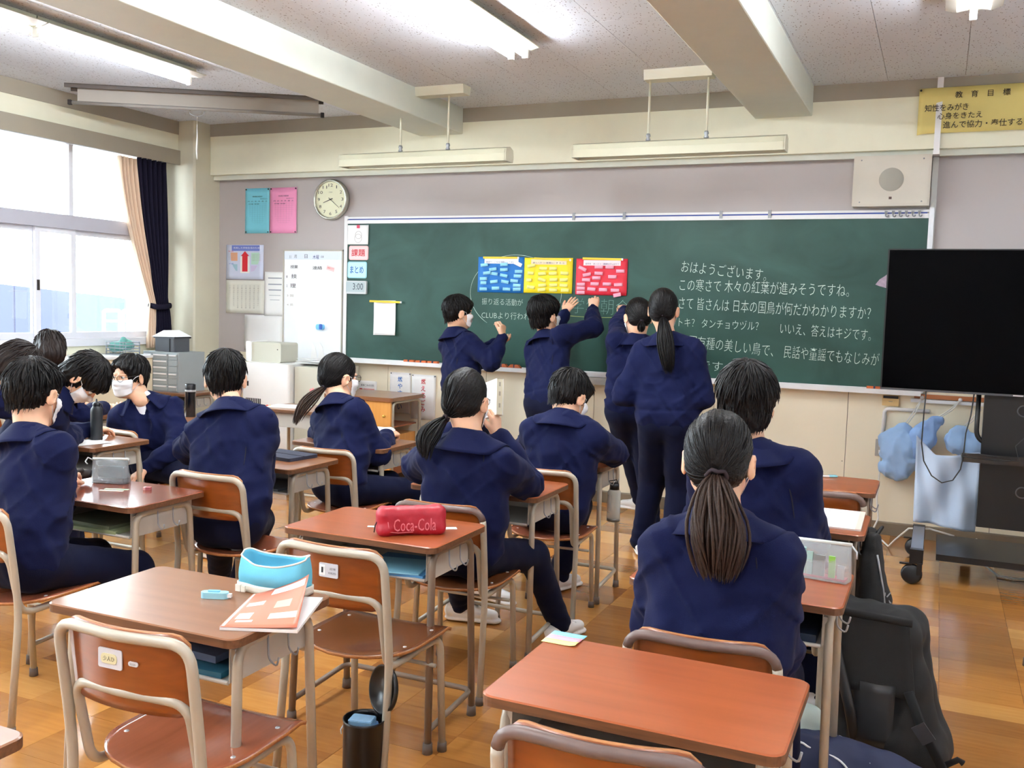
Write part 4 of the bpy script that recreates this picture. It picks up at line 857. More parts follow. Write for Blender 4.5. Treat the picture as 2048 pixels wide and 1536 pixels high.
M_skin = mat('skin', (226,178,146), 0.5, noise=(30, .05)); M_skin.node_tree.nodes['Principled BSDF'].inputs['Subsurface Weight'].default_value = 0.15
M_skin.node_tree.nodes['Principled BSDF'].inputs['Subsurface Scale'].default_value = 0.01
def fabric(name, rgb):
    m = mat(name, rgb, 0.85, spec=.12, sheen=.03, noise=(14, .10), bump=(420, .22)); return m
M_nav = fabric('navy_jersey', (15,21,57)); M_navt = fabric('navy_trousers', (11,15,40)); M_seam = mat('navy_seam', (10,12,30), .8)
def hairmat(name, rgb):
    m = mat(name, rgb, 0.42, spec=.22, noise=(90, .35), bump=(160, .5)); return m
M_hair = hairmat('black_hair', (13,10,10)); M_hairb = hairmat('dark_brown_hair', (30,20,17))
M_mask = mat('mask_white', (238,238,240), .8); M_shoe = mat('white_shoe', (232,232,230), .5); M_sole = mat('shoe_sole', (236,236,232), .6); M_tee = mat('white_tee', (236,238,244), .85)
M_gls = mat('glasses_black', (30,28,30), .3)
def eyemat():
    m = mat('eye', (238,236,232), .15); nt = m.node_tree; b = nt.nodes['Principled BSDF']; tc = nt.nodes.new('ShaderNodeTexCoord'); sp_ = nt.nodes.new('ShaderNodeSeparateXYZ')
    nt.links.new(tc.outputs['Object'], sp_.inputs[0]); cr = nt.nodes.new('ShaderNodeValToRGB'); cr.color_ramp.interpolation = 'CONSTANT'
    mp = nt.nodes.new('ShaderNodeMapRange'); mp.inputs['From Min'].default_value = -.012; mp.inputs['From Max'].default_value = .012; nt.links.new(sp_.outputs['Y'], mp.inputs['Value']); nt.links.new(mp.outputs[0], cr.inputs[0])
    cr.color_ramp.elements[0].color = lin((238,236,232)); cr.color_ramp.elements[1].position = .93; cr.color_ramp.elements[1].color = lin((30,20,16)); nt.links.new(cr.outputs[0], b.inputs['Base Color']); return m
M_eye = eyemat()
def ik(A, C, l1, l2, pole):
    A = Vector(A); C = Vector(C); d = C-A; L = d.length; mx = (l1+l2)*.995
    if L > mx: C = A + d*(mx/L); d = C-A; L = mx
    x = (l1*l1-l2*l2+L*L)/(2*L); h = math.sqrt(max(l1*l1-x*x, 0)); u = d/L; p = Vector(pole); p = p - u*p.dot(u); p.normalize()
    return A+u*x+p*h, C
def hand_sdf(s, W, d, n, thumb, pose, sc=1.0):
    """W wrist, d direction to the fingers, n out of the palm; thumb: +1/-1 side along d x n"""
    d = Vector(d).normalized(); n = Vector(n); n = (n-d*n.dot(d)).normalized(); t = d.cross(n)*thumb
    W = Vector(W); L = .078*sc
    s.cone(W-d*.03, W+d*.012, .023*sc, .024*sc, .01, flat=(n, .78)); 
    s.cone(W+d*.022*sc+t*.010, W+d*L*.86+t*.020*sc, .021*sc, .018*sc, .012, flat=(n, .68)); s.cone(W+d*.022*sc-t*.010, W+d*L*.84-t*.020*sc, .020*sc, .0165*sc, .012, flat=(n, .68)); s.cone(W+d*.02*sc, W+d*L*.88, .021*sc, .018*sc, .012, flat=(n, .68))
    curls = {'flat': (.12,.10,.10), 'relax': (.45,.5,.35), 'pinch': (.75,.95,.5), 'grip': (1.1,1.25,.8), 'hold': (.55,.75,.5), 'point': (.1,.1,.1)}
    for i, (off, ln, r, sp) in enumerate(((.030, .068, .0085, .13), (.0105, .076, .0088, .03), (-.0095, .070, .0083, -.06), (-.028, .055, .0075, -.17))):
        cu = curls[pose]
        if pose == 'point' and i > 0: cu = (1.2, 1.4, .8)
        if pose == 'pinch' and i > 1: cu = (1.0, 1.2, .7)
        k = W + d*L*(.98-.05*abs(i-1)) + t*off*sc; a = 0; dirb = (d + t*math.tan(sp)*(1 if pose in ('flat', 'relax') else .3)).normalized(); p = k - dirb*.012
        for q, (f, c) in enumerate(zip((.46, .30, .24), cu)):
            a += c; dd = dirb*math.cos(a) + n*math.sin(a); p2 = (k if q == 0 else p) + dd*ln*f*sc
            if q == 0: s.cone(p, k, r*sc*1.05, r*sc*1.05, .006)
            s.cone(k if q == 0 else p, p2, r*sc*(1-.08*q), r*sc*(.93-.09*q), .004); p = p2
    th0 = W + d*.020*sc + t*.020*sc; oa = {'flat': .85, 'relax': .6, 'pinch': .35, 'grip': .35, 'hold': .5, 'point': .3}[pose]
    td = (d*math.cos(oa) + t*math.sin(oa) + n*(.15 if pose == 'flat' else .55)).normalized(); p1 = th0+td*.036*sc; p2 = p1 + (td + d*.35 - t*.12 + n*(.05 if pose == 'flat' else .3)).normalized()*.030*sc; p3 = p2 + (td+d*.6-t*.2+n*(.05 if pose == 'flat' else .3)).normalized()*.024*sc
    s.cone(th0, p1, .0150*sc, .0115*sc, .012); s.cone(p1, p2, .0112*sc, .0100*sc, .005); s.cone(p2, p3, .0098*sc, .0078*sc, .004)
FOLD = np.array([[9, 0, 7], [0, 6, 0], [-7, 0, 9]])*np.array([[1.5], [1], [.45]])
FOLD2 = np.array([[8, 0, -8], [0, 7, 0], [8, 0, 8]])*np.array([[1.4], [1], [.4]])
def person(name_label, pel, c7, yaw, head, hyaw, hpit=0, hroll=0, hair='short', arms=None, legs=None, sh=.148, stand=False, glasses=False, seated_flat=True, vox=.0085, hc=None, pony=None, group=None, bulk=1.0, openv=False, shup=(0, 0), shfwd=(0, 0), seams=True, parts=(), hairm=None, torso_yaw=None, hscale=1.06, fringe=0.0):
    G = 'school jersey pupils seated' if not stand else 'pupils standing at the board'
    rt = empty('person', (pel[0], pel[1], 0), 0, name_label, 'person', group or G)
    inv = Matrix.Translation((-pel[0], -pel[1], 0))
    def adopt(o):
        if o.parent is rt: o.matrix_parent_inverse = inv
        return o
    P_, C7 = Vector(pel), Vector(c7); ty = yaw if torso_yaw is None else torso_yaw
    fw = Vector((-math.sin(R(yaw)), math.cos(R(yaw)), 0)); rg = Vector((math.cos(R(yaw)), math.sin(R(yaw)), 0))
    fwt = Vector((-math.sin(R(ty)), math.cos(R(ty)), 0)); rgt = Vector((math.cos(R(ty)), math.sin(R(ty)), 0))
    sp = (C7-P_).normalized(); ft = (fwt - sp*fwt.dot(sp)).normalized(); rgt = ft.cross(sp).normalized()
    # shoulders
    S = []
    for i, s in enumerate((-1, 1)): S.append(C7 - sp*.112 + rgt*s*(sh-.012) + ft*(.03+shfwd[i]) + Vector((0, 0, shup[i])))
    J = SDF(); B = SDF(); b_ = bulk
    nm = (ft*1.0)
    ch = C7 - sp*.185 + ft*.035; wa = P_ + sp*.13 + ft*.02; hp = P_ + sp*.015
    for s, r_ in ((-1, 1), (1, 1)):
        J.cone(C7 - sp*.045 + rgt*s*.035 + ft*.015, S[0 if s < 0 else 1], .050*b_, .062*b_, .04)
        J.cone(ch + rgt*s*.078, wa + rgt*s*.076, .096*b_, .094*b_, .03, flat=(ft, .92)); J.cone(wa + rgt*s*.076, hp + rgt*s*.078, .094*b_, .090*b_, .03, flat=(ft, 1.0))
        B.cone(ch + rgt*s*.05, hp + rgt*s*.045, .065, .07, .03)
    J.cone(ch, wa, .10*b_, .098*b_, .03); J.cone(C7 - sp*.06 + ft*.015, ch, .062, .098*b_, .04)
    B.cone(C7 - sp*.10 + ft*.03, hp, .045, .07, .03)
    if stand: J.cone(hp - sp*.02 - rgt*.062, hp - sp*.02 + rgt*.062, .108*b_, .108*b_, .02, flat=(ft, .98))
    # arms
    hands = []; cuff = []
    ARM = []
    for i, s in enumerate((-1, 1)):
        a = (arms or {}).get('LR'[i])
        if a is None:
            w_ = C7 + rg*s*.12 + fw*.42; w_.z = .735 if not stand else P_.z; a = dict(w=w_, pole=rg*s + Vector((0, 0, -1)) - fw*.3)
        W = Vector(a['w']); pole = Vector(a.get('pole') or (rg*s*.6 + Vector((0, 0, -1)) - fw*.3))
        E, W = ik(S[i], W, .265, .235, pole); ARM.append((S[i], E, W))
        J.cone(S[i], E, .066*b_, .060*b_, .04); 
        We = E + (W-E)*.93; J.cone(E, E+(We-E)*.6, .060*b_, .052*b_, .02); J.cone(E+(We-E)*.55, We, .052*b_, .040*b_, .02); J.cone(We, E+(W-E)*.97, .034, .033, .006)
        J.cone(S[i]+(E-S[i])*.25, ch + rgt*s*.09 - sp*.03, .040, .04, .05)
        B.cone(S[i], E, .04, .036, .02); B.cone(E, W, .034, .026, .02)
        if a.get('dir') is not None:
            hands.append((W, a['dir'], a.get('n', (0, 0, -1)), a.get('th', 1), a.get('pose', 'relax')))
        elif a.get('vis', False) or True:
            hands.append((W, (W-E).normalized(), Vector((0, 0, -1)) , -1 if s > 0 else 1, 'relax'))
    seed = Vector((rnd.uniform(0, 20), rnd.uniform(0, 20), rnd.uniform(0, 20))); sd_ = A_(seed)
    wa_, sp_ = A_(wa), A_(sp); elb = [A_(x[1]) for x in ARM]; el_ax = [A_((x[2]-x[0]).normalized()) for x in ARM]; hp_ = A_(hp); shs = [A_(x) for x in S]
    def jd(P):
        d = .0060*vnoise(P*10+sd_) + .0030*vnoise(P*27+sd_)
        Q = P@FOLD.T; r1 = 1-np.abs(vnoise(Q+sd_*2)); d -= .0085*np.clip(r1-.62, 0, 1)/.38
        r3 = 1-np.abs(vnoise(P@FOLD2.T+sd_)); d -= .006*np.clip(r3-.66, 0, 1)/.34
        r1 = 1-np.abs(vnoise(P*np.array([9, 9, 18])+sd_*2)); d -= .008*np.clip(r1-.5, 0, 1)/.5*np.exp(-((P-wa_)**2).sum(1)/.05)
        for e, ax in zip(elb, el_ax):
            q = P-e; t = q@ax; d += .0045*np.sin(t*150 + 5*vnoise(P*14))*np.exp(-(q**2).sum(1)/.006)
        for e in shs:
            q = P-e; r2 = 1-np.abs(vnoise(P*16+sd_)); d -= .006*np.clip(r2-.5, 0, 1)*np.exp(-(q**2).sum(1)/.016)
        if stand:
            t = (P-hp_)@sp_; d += .006*np.exp(-((t-.012)/.010)**2) - .006*np.exp(-((t-.060)/.03)**2)*(1+.6*vnoise(P*22))
        return d
    J.disp = jd
    if openv:
        J.cone(C7 + ft*.120 + sp*.02, C7 + ft*.160 - sp*.25, .070, .030, .008, op=-1)
        T = SDF(); T.cone(C7 - sp*.20 + ft*.026, C7 - sp*.02 + ft*.03, .080, .052, .03); T.cone(C7-sp*.03-rgt*.03+ft*.035, C7-sp*.03+rgt*.03+ft*.035, .036, .036, .03)
        adopt(np_mesh('tee_shirt', [T.mesh(.009)], M_tee, rt))
    jk = adopt(np_mesh('jacket', [J.mesh(vox)], M_nav, rt))
    # legs
    T = SDF(); hipw = .075; feet = legs or {}
    LEG = []
    P1 = P_ - sp*.055 if stand else P_; T.cone(P1 - rg*.055, P1 + rg*.055, .108 if not stand else .102, .108 if not stand else .102, .03, flat=(fw, 1.0)); 
    if stand: T.cone(P_, P_+sp*.06, .09, .085, .03, flat=(ft, .95))
    for i, s in enumerate((-1, 1)):
        Hh = P_ + rg*s*hipw - Vector((0, 0, .01 if not stand else .06))
        Fo = Vector(feet['LR'[i]]) if 'LR'[i] in feet else (P_ + rg*s*.10 + fw*(.40 if not stand else .0) if not stand else P_ + rg*s*.09); 
        if 'LR'[i] not in feet: Fo.z = .085
        pole = feet.get('p'+'LR'[i], (fw + Vector((0, 0, .9 if not stand else 0))))
        Kn, An = ik(Hh, Fo, .395, .385, pole); LEG.append((Hh, Kn, An))
        if stand: T.cone(Hh, Kn, .100, .080, .03); T.cone(Kn, An-Vector((0,0,.0)), .078, .064, .02)
        else: T.cone(Hh, Kn, .084, .066, .03); T.cone(Kn, An, .064, .052, .02)
        B.cone(Hh, Kn, .06, .045, .02); B.cone(Kn, An, .042, .032, .02)
        # shoe
        fd = Vector(feet.get('d'+'LR'[i], fw)); fd.z = 0; fd.normalize(); pt_ = feet.get('t'+'LR'[i], 0)
        fz = Vector((0, 0, 1)); fdd = (fd*math.cos(pt_) - fz*math.sin(pt_)); fu = (fz*math.cos(pt_) + fd*math.sin(pt_)); sd2 = fd.cross(fz)
        ank = An; hl = ank - fdd*.045 - fu*.045; toe = ank + fdd*.155 - fu*.050; Q = SDF(); 
        Q.cone(hl + fu*.012, ank + fdd*.045 - fu*.028, .036, .038, .02); Q.cone(ank + fdd*.04 - fu*.034, toe - fdd*.01 + fu*.004, .040, .030, .02, flat=(fu, .78)); Q.cone(ank - fdd*.01, ank - fdd*.012 + fu*.012, .036, .036, .015)
        Q.cone(hl - fu*.022, toe - fu*.022, .034, .036, .008, flat=(fu, .38))
        shoe = adopt(np_mesh('shoe', [Q.mesh(.006)], M_shoe, rt)); mb = MB()
        for q in range(4):
            c = ank + fdd*(.035+.022*q) + fu*(.010-.010*q); mb.tube([c - sd2*.022, c + fu*.005, c + sd2*.022], .0035, 5)
        lc = mb.build('laces', M_sole, shoe); lc['kind'] = 'stuff'; adopt(lc)
    kn = [A_(x[1]) for x in LEG]; hip_ = [A_(x[0]) for x in LEG]; ank_ = [A_(x[2]) for x in LEG]
    def td(P):
        d = .005*vnoise(P*10+sd_) + .0025*vnoise(P*24+sd_)
        for e in kn+hip_:
            q = P-e; r2 = 1-np.abs(vnoise(P*13+sd_)); d -= .009*np.clip(r2-.5, 0, 1)*np.exp(-(q**2).sum(1)/.018)
        for e in ank_:
            t = P[:, 2]-e[2]; d += .004*np.sin(t*110+4*vnoise(P*12))*np.exp(-((P-e)**2).sum(1)/.012)
        return d
    T.disp = td
    adopt(np_mesh('trousers', [T.mesh(vox+.001)], M_navt, rt))
    # head
    H = Vector(head); Mh = (Matrix.Rotation(R(hyaw), 3, 'Z') @ Matrix.Rotation(R(hpit), 3, 'X') @ Matrix.Rotation(R(hroll), 3, 'Y')); Mn = np.array(Mh)
    hs = hscale
    def L(x, y, z): return H + Mh @ Vector((x*hs, y*hs, z*hs))
    F = SDF(hs)
    F.ell(L(0, -.012, .028), (.072, .090, .083), Mn, .01); F.ell(L(0, .028, -.035), (.058, .058, .070), Mn, .03); F.cone(L(-.014, .062, -.088), L(.014, .062, -.088), .020, .020, .03)
    for s in (-1, 1):
        F.cone(L(s*.045, .005, -.055), L(s*.022, .055, -.085), .018, .018, .025); F.ell(L(s*.031, .086, .009), (.015, .012, .009), Mn, .012, -1); F.cone(L(s*.018, .083, .022), L(s*.045, .072, .022), .008, .006, .012)
        F.ell(L(s*.080, -.006, -.012), (.008, .021, .031), np.array(Mh @ Matrix.Rotation(R(s*-22), 3, 'Z') @ Matrix.Rotation(R(-10), 3, 'X')), .006); F.ell(L(s*.089, .000, -.010), (.007, .010, .017), Mn, .005, -1)
        F.cone(L(s*.036, .070, -.020), L(s*.044, .058, -.028), .016, .012, .025)
    F.cone(L(0, .088, .008), L(0, .100, -.020), .006, .009, .012); F.cone(L(-.009, .092, -.026), L(.009, .092, -.026), .007, .007, .008); F.cone(L(-.016, .084, -.052), L(.016, .084, -.052), .007, .007, .01)
    nb = C7 + ft*.026 - sp*.03; F.cone(L(0, -.030, -.045), nb, .045, .046, .03); F.cone(L(0, .0, -.07), nb+ft*.03, .040, .042, .03)
    VF = [B.mesh(.016), F.mesh(.0048 if vox < .0095 else .006)]
    for h in hands:
        if (h[0]-H).length < 5:
            q = SDF(); hand_sdf(q, *h); VF.append(q.mesh(.0032))
    body = adopt(np_mesh('body', VF, M_skin, rt))
    for s in (-1, 1):
        e = MB().ball((0, 0, 0), .0118, 14, 10).build('eye', M_eye, rt); e.matrix_parent_inverse = inv; e.matrix_basis = Matrix.Translation(L(s*.031, .0725, .008)) @ Mh.to_4x4()
    # mask: pleated sheet draped on the face, with ear loops
    def mk(u, v):
        a = (u*2-1)*R(60-9*v); z = -.006 - v*.096; zz = z if abs(a) > 0 else z
        zc = z*(1-.22*abs(u*2-1)**2) - .018*abs(u*2-1)**2*.0
        o = Vector((0, .0, zc)); d = Vector((math.sin(a), math.cos(a), 0)); r = .115
        for _ in range(7):
            p = L(*(o + d*r)); r -= (F.at(A_(p))[0] - .0035)/hs
        r = max(r, .062 if abs(a) < .7 else r); bulge = .010*math.cos(a*1.3)*math.sin(math.pi*min(1, v*1.05)) + .0012*math.sin(v*30)
        return L(*(o + d*(r+max(0, bulge))))
    mo = adopt(MB().grid(mk, 17, 14, 0, -.0012).build('face_mask', M_mask, rt)); lp_ = MB()
    for s, u in ((-1, 0), (1, 1)):
        t0, t1 = Vector(mk(u, .08)), Vector(mk(u, .92)); lp_.tube([t0, L(s*.077, .030, .004), L(s*.081, .004, .010), L(s*.080, -.016, .002), L(s*.079, -.018, -.022), L(s*.073, .012, -.040), t1], .0016, 5)
    adopt(lp_.build('ear_loop', M_mask, mo))
    # collar
    def col(u, v):
        th = (u*2-1)*R(150 if not openv else 138); bdir = -ft*math.cos(th) + rgt*math.sin(th); fr = (1-math.cos(th))*.5
        base = C7 + ft*.028 - sp*.012
        lean = (H - C7); lean = (lean - sp*lean.dot(sp))*.25
        if v < .35: t = v/.35; return base + bdir*(.058+.004*t) + sp*(-.018 + .046*t) - sp*.030*fr + lean*t
        if v < .5: t = (v-.35)/.15; return base + bdir*(.062+.010*t) + sp*(.028+.004*math.sin(t*math.pi)) - sp*.030*fr + lean
        t = (v-.5)/.5; p = base + bdir*(.072+.060*t+.022*fr*t) + sp*(.028 - .078*t) - sp*.034*fr + lean*(1-t); dd = J.at(A_(p))[0]
        if dd < .007*t: p = Vector(J.snap(p, .007))
        return p
    adopt(MB().grid(col, 41, 15, 0, -.0028).build('collar', M_nav, rt))
    # raglan seams
    if seams:
        sb = MB()
        for i, s in enumerate((-1, 1)):
            for fb in (-1, 1):
                p0 = C7 - sp*.03 + rgt*s*.085 + ft*(.02+fb*.05); p1 = S[i] - sp*.20 + ft*fb*.085 - rgt*s*.030; c = (p0+p1)/2 + rgt*s*.030 + sp*.03
                pts = [J.snap(p0*(1-t)**2+c*2*t*(1-t)+p1*t*t, .0006) for t in [k/12 for k in range(13)]]; sb.tube(pts, .0022, 5)
        adopt(sb.build('raglan_seam', M_seam, jk))
    if glasses:
        g = MB()
        for s in (-1, 1):
            g.tube([L(s*.033+.023*math.cos(a), .100-.004*abs(math.cos(a)), .004+.017*math.sin(a)) for a in [2*math.pi*k/18 for k in range(18)]], .0014, 5, closed=True)
            g.tube([L(s*.056, .097, .010), L(s*.073, .060, .012), L(s*.080, .0, .012), L(s*.082, -.030, -.004)], .0016, 5)
        g.tube([L(-.010, .099, .008), L(0, .102, .011), L(.010, .099, .008)], .0014, 5); adopt(g.build('glasses', M_gls, rt))
    # hair
    hm = hairm or M_hair; C0 = Vector((0, -.014, .030)); ra = Vector((.083, .103, .097)) if hair != 'tied' else Vector((.079, .098, .092))
    Hs = SDF(hs); Hs.ell(L(*C0), ra, Mn, .01); ra = ra*hs; C0w = Vector(C0)*hs
    if hair == 'short': Hs.ell(L(0, -.048, -.026), (.060, .050, .052), Mn, .03); Hs.ell(L(0, .050, .060), (.066, .048, .034), Mn, .02)
    elif hair == 'thick': Hs.ell(L(0, -.052, -.036), (.075, .060, .065), Mn, .03); Hs.ell(L(0, -.02, .045), (.093, .108, .098), Mn, .02); Hs.ell(L(0, .055, .055), (.070, .046, .040), Mn, .02)
    elif hair == 'tied': Hs.ell(L(0, -.045, -.022), (.066, .056, .052), Mn, .03)
    elif hair == 'bob': Hs.ell(L(0, -.030, -.040), (.086, .075, .085), Mn, .03); Hs.ell(L(0, .045, .045), (.074, .058, .045), Mn, .02)
    Hs.ell(L(0, .118, -.045+fringe), (.085, .072, .088), Mn, .012, -1)
    if hair != 'bob':
        for s in (-1, 1): Hs.ell(L(s*.096, .010, -.036), (.034, .044, .052) if hair == 'short' else (.030, .036, .050), Mn, .010, -1)
        Hs.ell(L(0, -.03, -.125), (.09, .09, .055), Mn, .02, -1)
    Hi = np.array(Mh.inverted()); Ha = A_(H)
    knot = Vector(pony['k']) if pony else None
    if hair == 'tied' and knot is not None: kl = Mh.inverted() @ (knot - H); ctr = np.array([kl.x, kl.y, kl.z])
    else: ctr = np.array([0.004, -.045, .12])
    axd = ctr - np.array(C0w); axd = axd/np.linalg.norm(axd); t1_ = np.cross(axd, [1, .2, .1]); t1_ /= np.linalg.norm(t1_); t2_ = np.cross(axd, t1_)
    amp = .0016 if hair == 'tied' else .0035; fq = 46 if hair == 'tied' else 26
    def hd(P):
        q = (P-Ha)@Hi.T - np.array(C0w); an = np.arctan2(q@t2_, q@t1_); rr = q@axd
        return amp*np.sin(an*fq + 3.0*vnoise(P*30+sd_) + rr*30) + amp*.8*vnoise(np.stack([an*9, rr*25, rr*0+sd_[0]], 1)) + .003*vnoise(P*22+sd_)
    Hs.disp = hd
    ho = adopt(np_mesh('hair', [Hs.mesh(.005)], hm, rt))
    # locks lying on the cap
    lk = MB(); rs = random.Random(int(abs(H.x*1000+H.y*777)))
    Cw = L(*C0); nl = 170 if hair == 'tied' else 230
    for _ in range(nl):
        if hair == 'tied':
            an = rs.uniform(0, 2*math.pi); spn = rs.uniform(.55, 2.3); st_ = 1; e0 = spn; e1 = .12
        else: an = rs.uniform(0, 2*math.pi); e0 = rs.uniform(.0, 1.1); e1 = e0 + rs.uniform(.5, 1.0)
        pts = []; n_ = 6 if hair != 'tied' else 8; tw = rs.uniform(-.25, .25); lift = rs.uniform(0, .013) if hair != 'tied' else 0; ok = True
        for k in range(n_+1):
            t = k/n_; e = e0 + (e1-e0)*t; a2 = an + tw*t
            dl = Vector(axd)*math.cos(e) + (Vector(t1_)*math.cos(a2) + Vector(t2_)*math.sin(a2))*math.sin(e)
            p = Cw + Mh @ Vector((dl.x*ra.x, dl.y*ra.y, dl.z*ra.z)); q = Hs.snap(p, .0005, 4)
            lq = Mh.inverted() @ (q - H)
            if lq.y > .035 and lq.z < .038+fringe or (lq.z < -.085) or (abs(lq.x) > .055 and lq.z < .012 and lq.y > -.035 and hair != 'bob') or (q-p).length > .05:
                if len(pts) >= 3: break
                ok = False; break
            pts.append(q + (q-Cw).normalized()*lift*t*t)
        if ok and len(pts) >= 3:
            m_ = len(pts)-1; r0 = rs.uniform(.0018, .0034) if hair != 'tied' else rs.uniform(.0010, .0020)
            lk.tube(pts, [r0*(.5+1.0*math.sin(math.pi*min(1, (k+.4)/(m_+.4)))*.8)*(1 if k < m_ else .3) for k in range(m_+1)], 4, caps=False)
    if hair in ('short', 'thick'):
        for _ in range(90):
            a = rs.uniform(-1.25, 1.25); z0_ = rs.uniform(-.045, .0); z1_ = rs.uniform(-.100, -.078)*(1 if hair == 'thick' else .94) + .022*abs(a)**2; pts = []
            for k in range(5):
                t = k/4; z = z0_+(z1_-z0_)*t; q = Hs.snap(L(math.sin(a)*.085, -.02-math.cos(a)*.085, max(z, -.066)), .0006, 4); lq = Mh.inverted() @ (q-H); lq.z = min(lq.z, z*hs) if z < -.066 else lq.z; lq.x *= 1-.12*max(0, (-.066-z)/.03); pts.append(H + Mh @ lq)
            lk.tube(pts, [.0030, .0032, .0028, .0020, .0006], 4, caps=False)
    lo_ = adopt(lk.build('hair_locks', hm, ho)); lo_['kind'] = 'stuff'
    if pony:
        K = Vector(pony['k']); path = [Vector(p) for p in pony['path']]; w0 = pony.get('w', .03); pb = MB(); pm = pony.get('m', hm)
        def cr(t):
            n = len(path)-1; x = min(t*n, n-1e-6); i = int(x); f = x-i; p0 = path[max(i-1, 0)]; p1 = path[i]; p2 = path[i+1]; p3 = path[min(i+2, n)]
            return .5*((2*p1)+(p2-p0)*f+(2*p0-5*p1+4*p2-p3)*f*f+(3*p1-p0-3*p2+p3)*f**3)
        tail = (path[-1]-path[0]).normalized(); sx = tail.orthogonal().normalized(); sy = tail.cross(sx)
        for _ in range(pony.get('n', 110)):
            a = rs.uniform(0, 2*math.pi); rr = math.sqrt(rs.random()); Lh = rs.uniform(.78, 1.0); w1 = rs.uniform(.8, 1.25); pts = []; rad = []; ph = rs.uniform(0, 6)
            for k in range(11):
                t = k/10*Lh; sprd = w0*(.30 + .9*min(1, t*2.2)) * (1-.45*max(0, t-.6)/.4) * w1; a3 = a + .25*math.sin(t*3+ph)
                pts.append(cr(t) + (sx*math.cos(a3) + sy*math.sin(a3)*.75)*sprd*rr); rad.append(.0042*(1 if t < .8*Lh else max(.12, 1-(t-.8*Lh)/(.2*Lh))) * (.55+.45*min(1, t*3)))
            pb.tube(pts, rad, 5, caps=False)
        po_ = adopt(pb.build('ponytail', pm, rt)); 
        ti = MB(); dirk = (path[1]-path[0]).normalized(); o1 = dirk.orthogonal().normalized(); o2 = dirk.cross(o1)
        ti.tube([K + (o1*math.cos(a)+o2*math.sin(a))*w0*.42 + dirk*.004*math.sin(a*5) for a in [2*math.pi*k/20 for k in range(20)]], .0055, 7, closed=True); adopt(ti.build('hair_tie', mat('hair_tie', (40,26,34), .8), po_))
    return rt
# ------------------------------------------------------------ the class
M_hbr = hairmat('brown_ponytail', (52,36,28))
person('seated girl in the right foreground seen from behind, long brown ponytail over her back', (-.47,2.34,.505), (-0.481,2.419,0.978), 0, (-0.510,2.503,1.095), 4, -4, hair='tied', sh=.142, vox=.0072,
  pony=dict(k=(-0.491,2.396,1.067), path=[(-0.491,2.393,1.067), (-0.483,2.351,1.025), (-0.465,2.304,0.952), (-0.455,2.283,0.879), (-0.451,2.273,0.834)], w=.062, n=190, m=M_hbr), arms={'L': dict(w=(-0.627,2.717,0.735), pole=(-.3,-.5,-1)), 'R': dict(w=(-0.418,2.675,0.735), pole=(.3,-.5,-1))},
  legs={'L': (-.58,2.72,.085), 'R': (-.33,2.70,.085)}, hscale=1.100)
person('seated boy with thick black hair on the right, beyond the foreground girl', (-.48,3.30,.53), (-0.564,3.281,1.035), 5, (-0.598,3.359,1.167), 10, -3, hair='thick', sh=.155, arms={'L': dict(w=(-0.724,3.705,0.735), pole=(-.5,-.4,-1)), 'R': dict(w=(-0.414,3.664,0.735), pole=(.25,-.4,-1))}, legs={'L': (-.60,3.6,.085), 'R': (-.36,3.6,.085)}, bulk=1.04, hscale=1.090)
bk_H = person('seated ponytailed girl in the middle reading a raised book', (-1.69,3.34,.51), (-1.674,3.348,0.980), 0, (-1.722,3.425,1.097), 2, -8, hair='tied', glasses=True, sh=.148, bulk=1.04,
  pony=dict(k=(-1.763,3.337,1.032), path=[(-1.763,3.339,1.032), (-1.787,3.296,1.001), (-1.802,3.244,0.944), (-1.794,3.229,0.877)], w=.030, n=110),
  arms={'R': dict(w=(-1.663,3.605,0.939), pole=(1,-.5,-1.2), dir=(-.12,.02,1), n=(-1,.1,0), th=1, pose='hold'), 'L': dict(w=(-1.854,3.605,0.955), pole=(-1,-.2,-1), dir=(.15,.05,1), n=(1,.2,0), th=-1, pose='hold')},
  legs={'R': (-1.47,3.90,.085), 'L': (-1.97,3.93,.085), 'dR': (.3,1,0), 'dL': (1,.3,0), 'pR': (.1,.6,1), 'pL': (-.3,.6,1)}, hscale=1.090)
person('seated short-haired boy in the middle, head bowed over his desk', (-1.65,4.24,.515), (-1.638,4.305,0.980), -3, (-1.646,4.414,1.047), -22, -28, hair='short', sh=.155, bulk=1.08,
  arms={'L': dict(w=(-1.792,4.738,0.735), pole=(-1,-.6,-.2)), 'R': dict(w=(-1.566,4.759,0.735), pole=(1.2,-.4,-.3))}, legs={'L': (-2.02,4.28,.085), 'dL': (1,-.15,0), 'pL': (-.3,.6,1), 'R': (-1.74,4.60,.085), 'dR': (.3,1,0)}, hscale=1.090)
person('seated boy at the tablet desk, elbow out and masked face turned left', (-2.72,3.18,.53), (-2.845,3.335,1.025), 12, (-2.935,3.415,1.118), 34, -10, hair='short', sh=.150, bulk=1.06,
  arms={'L': dict(w=(-3.24,3.64,.70), pole=(-1.5,-.8,-.3)), 'R': dict(w=(-2.88,3.60,.735), pole=(.2,-.4,-1))}, legs={'L': (-3.22,3.72,.085), 'R': (-2.93,3.50,.085)})
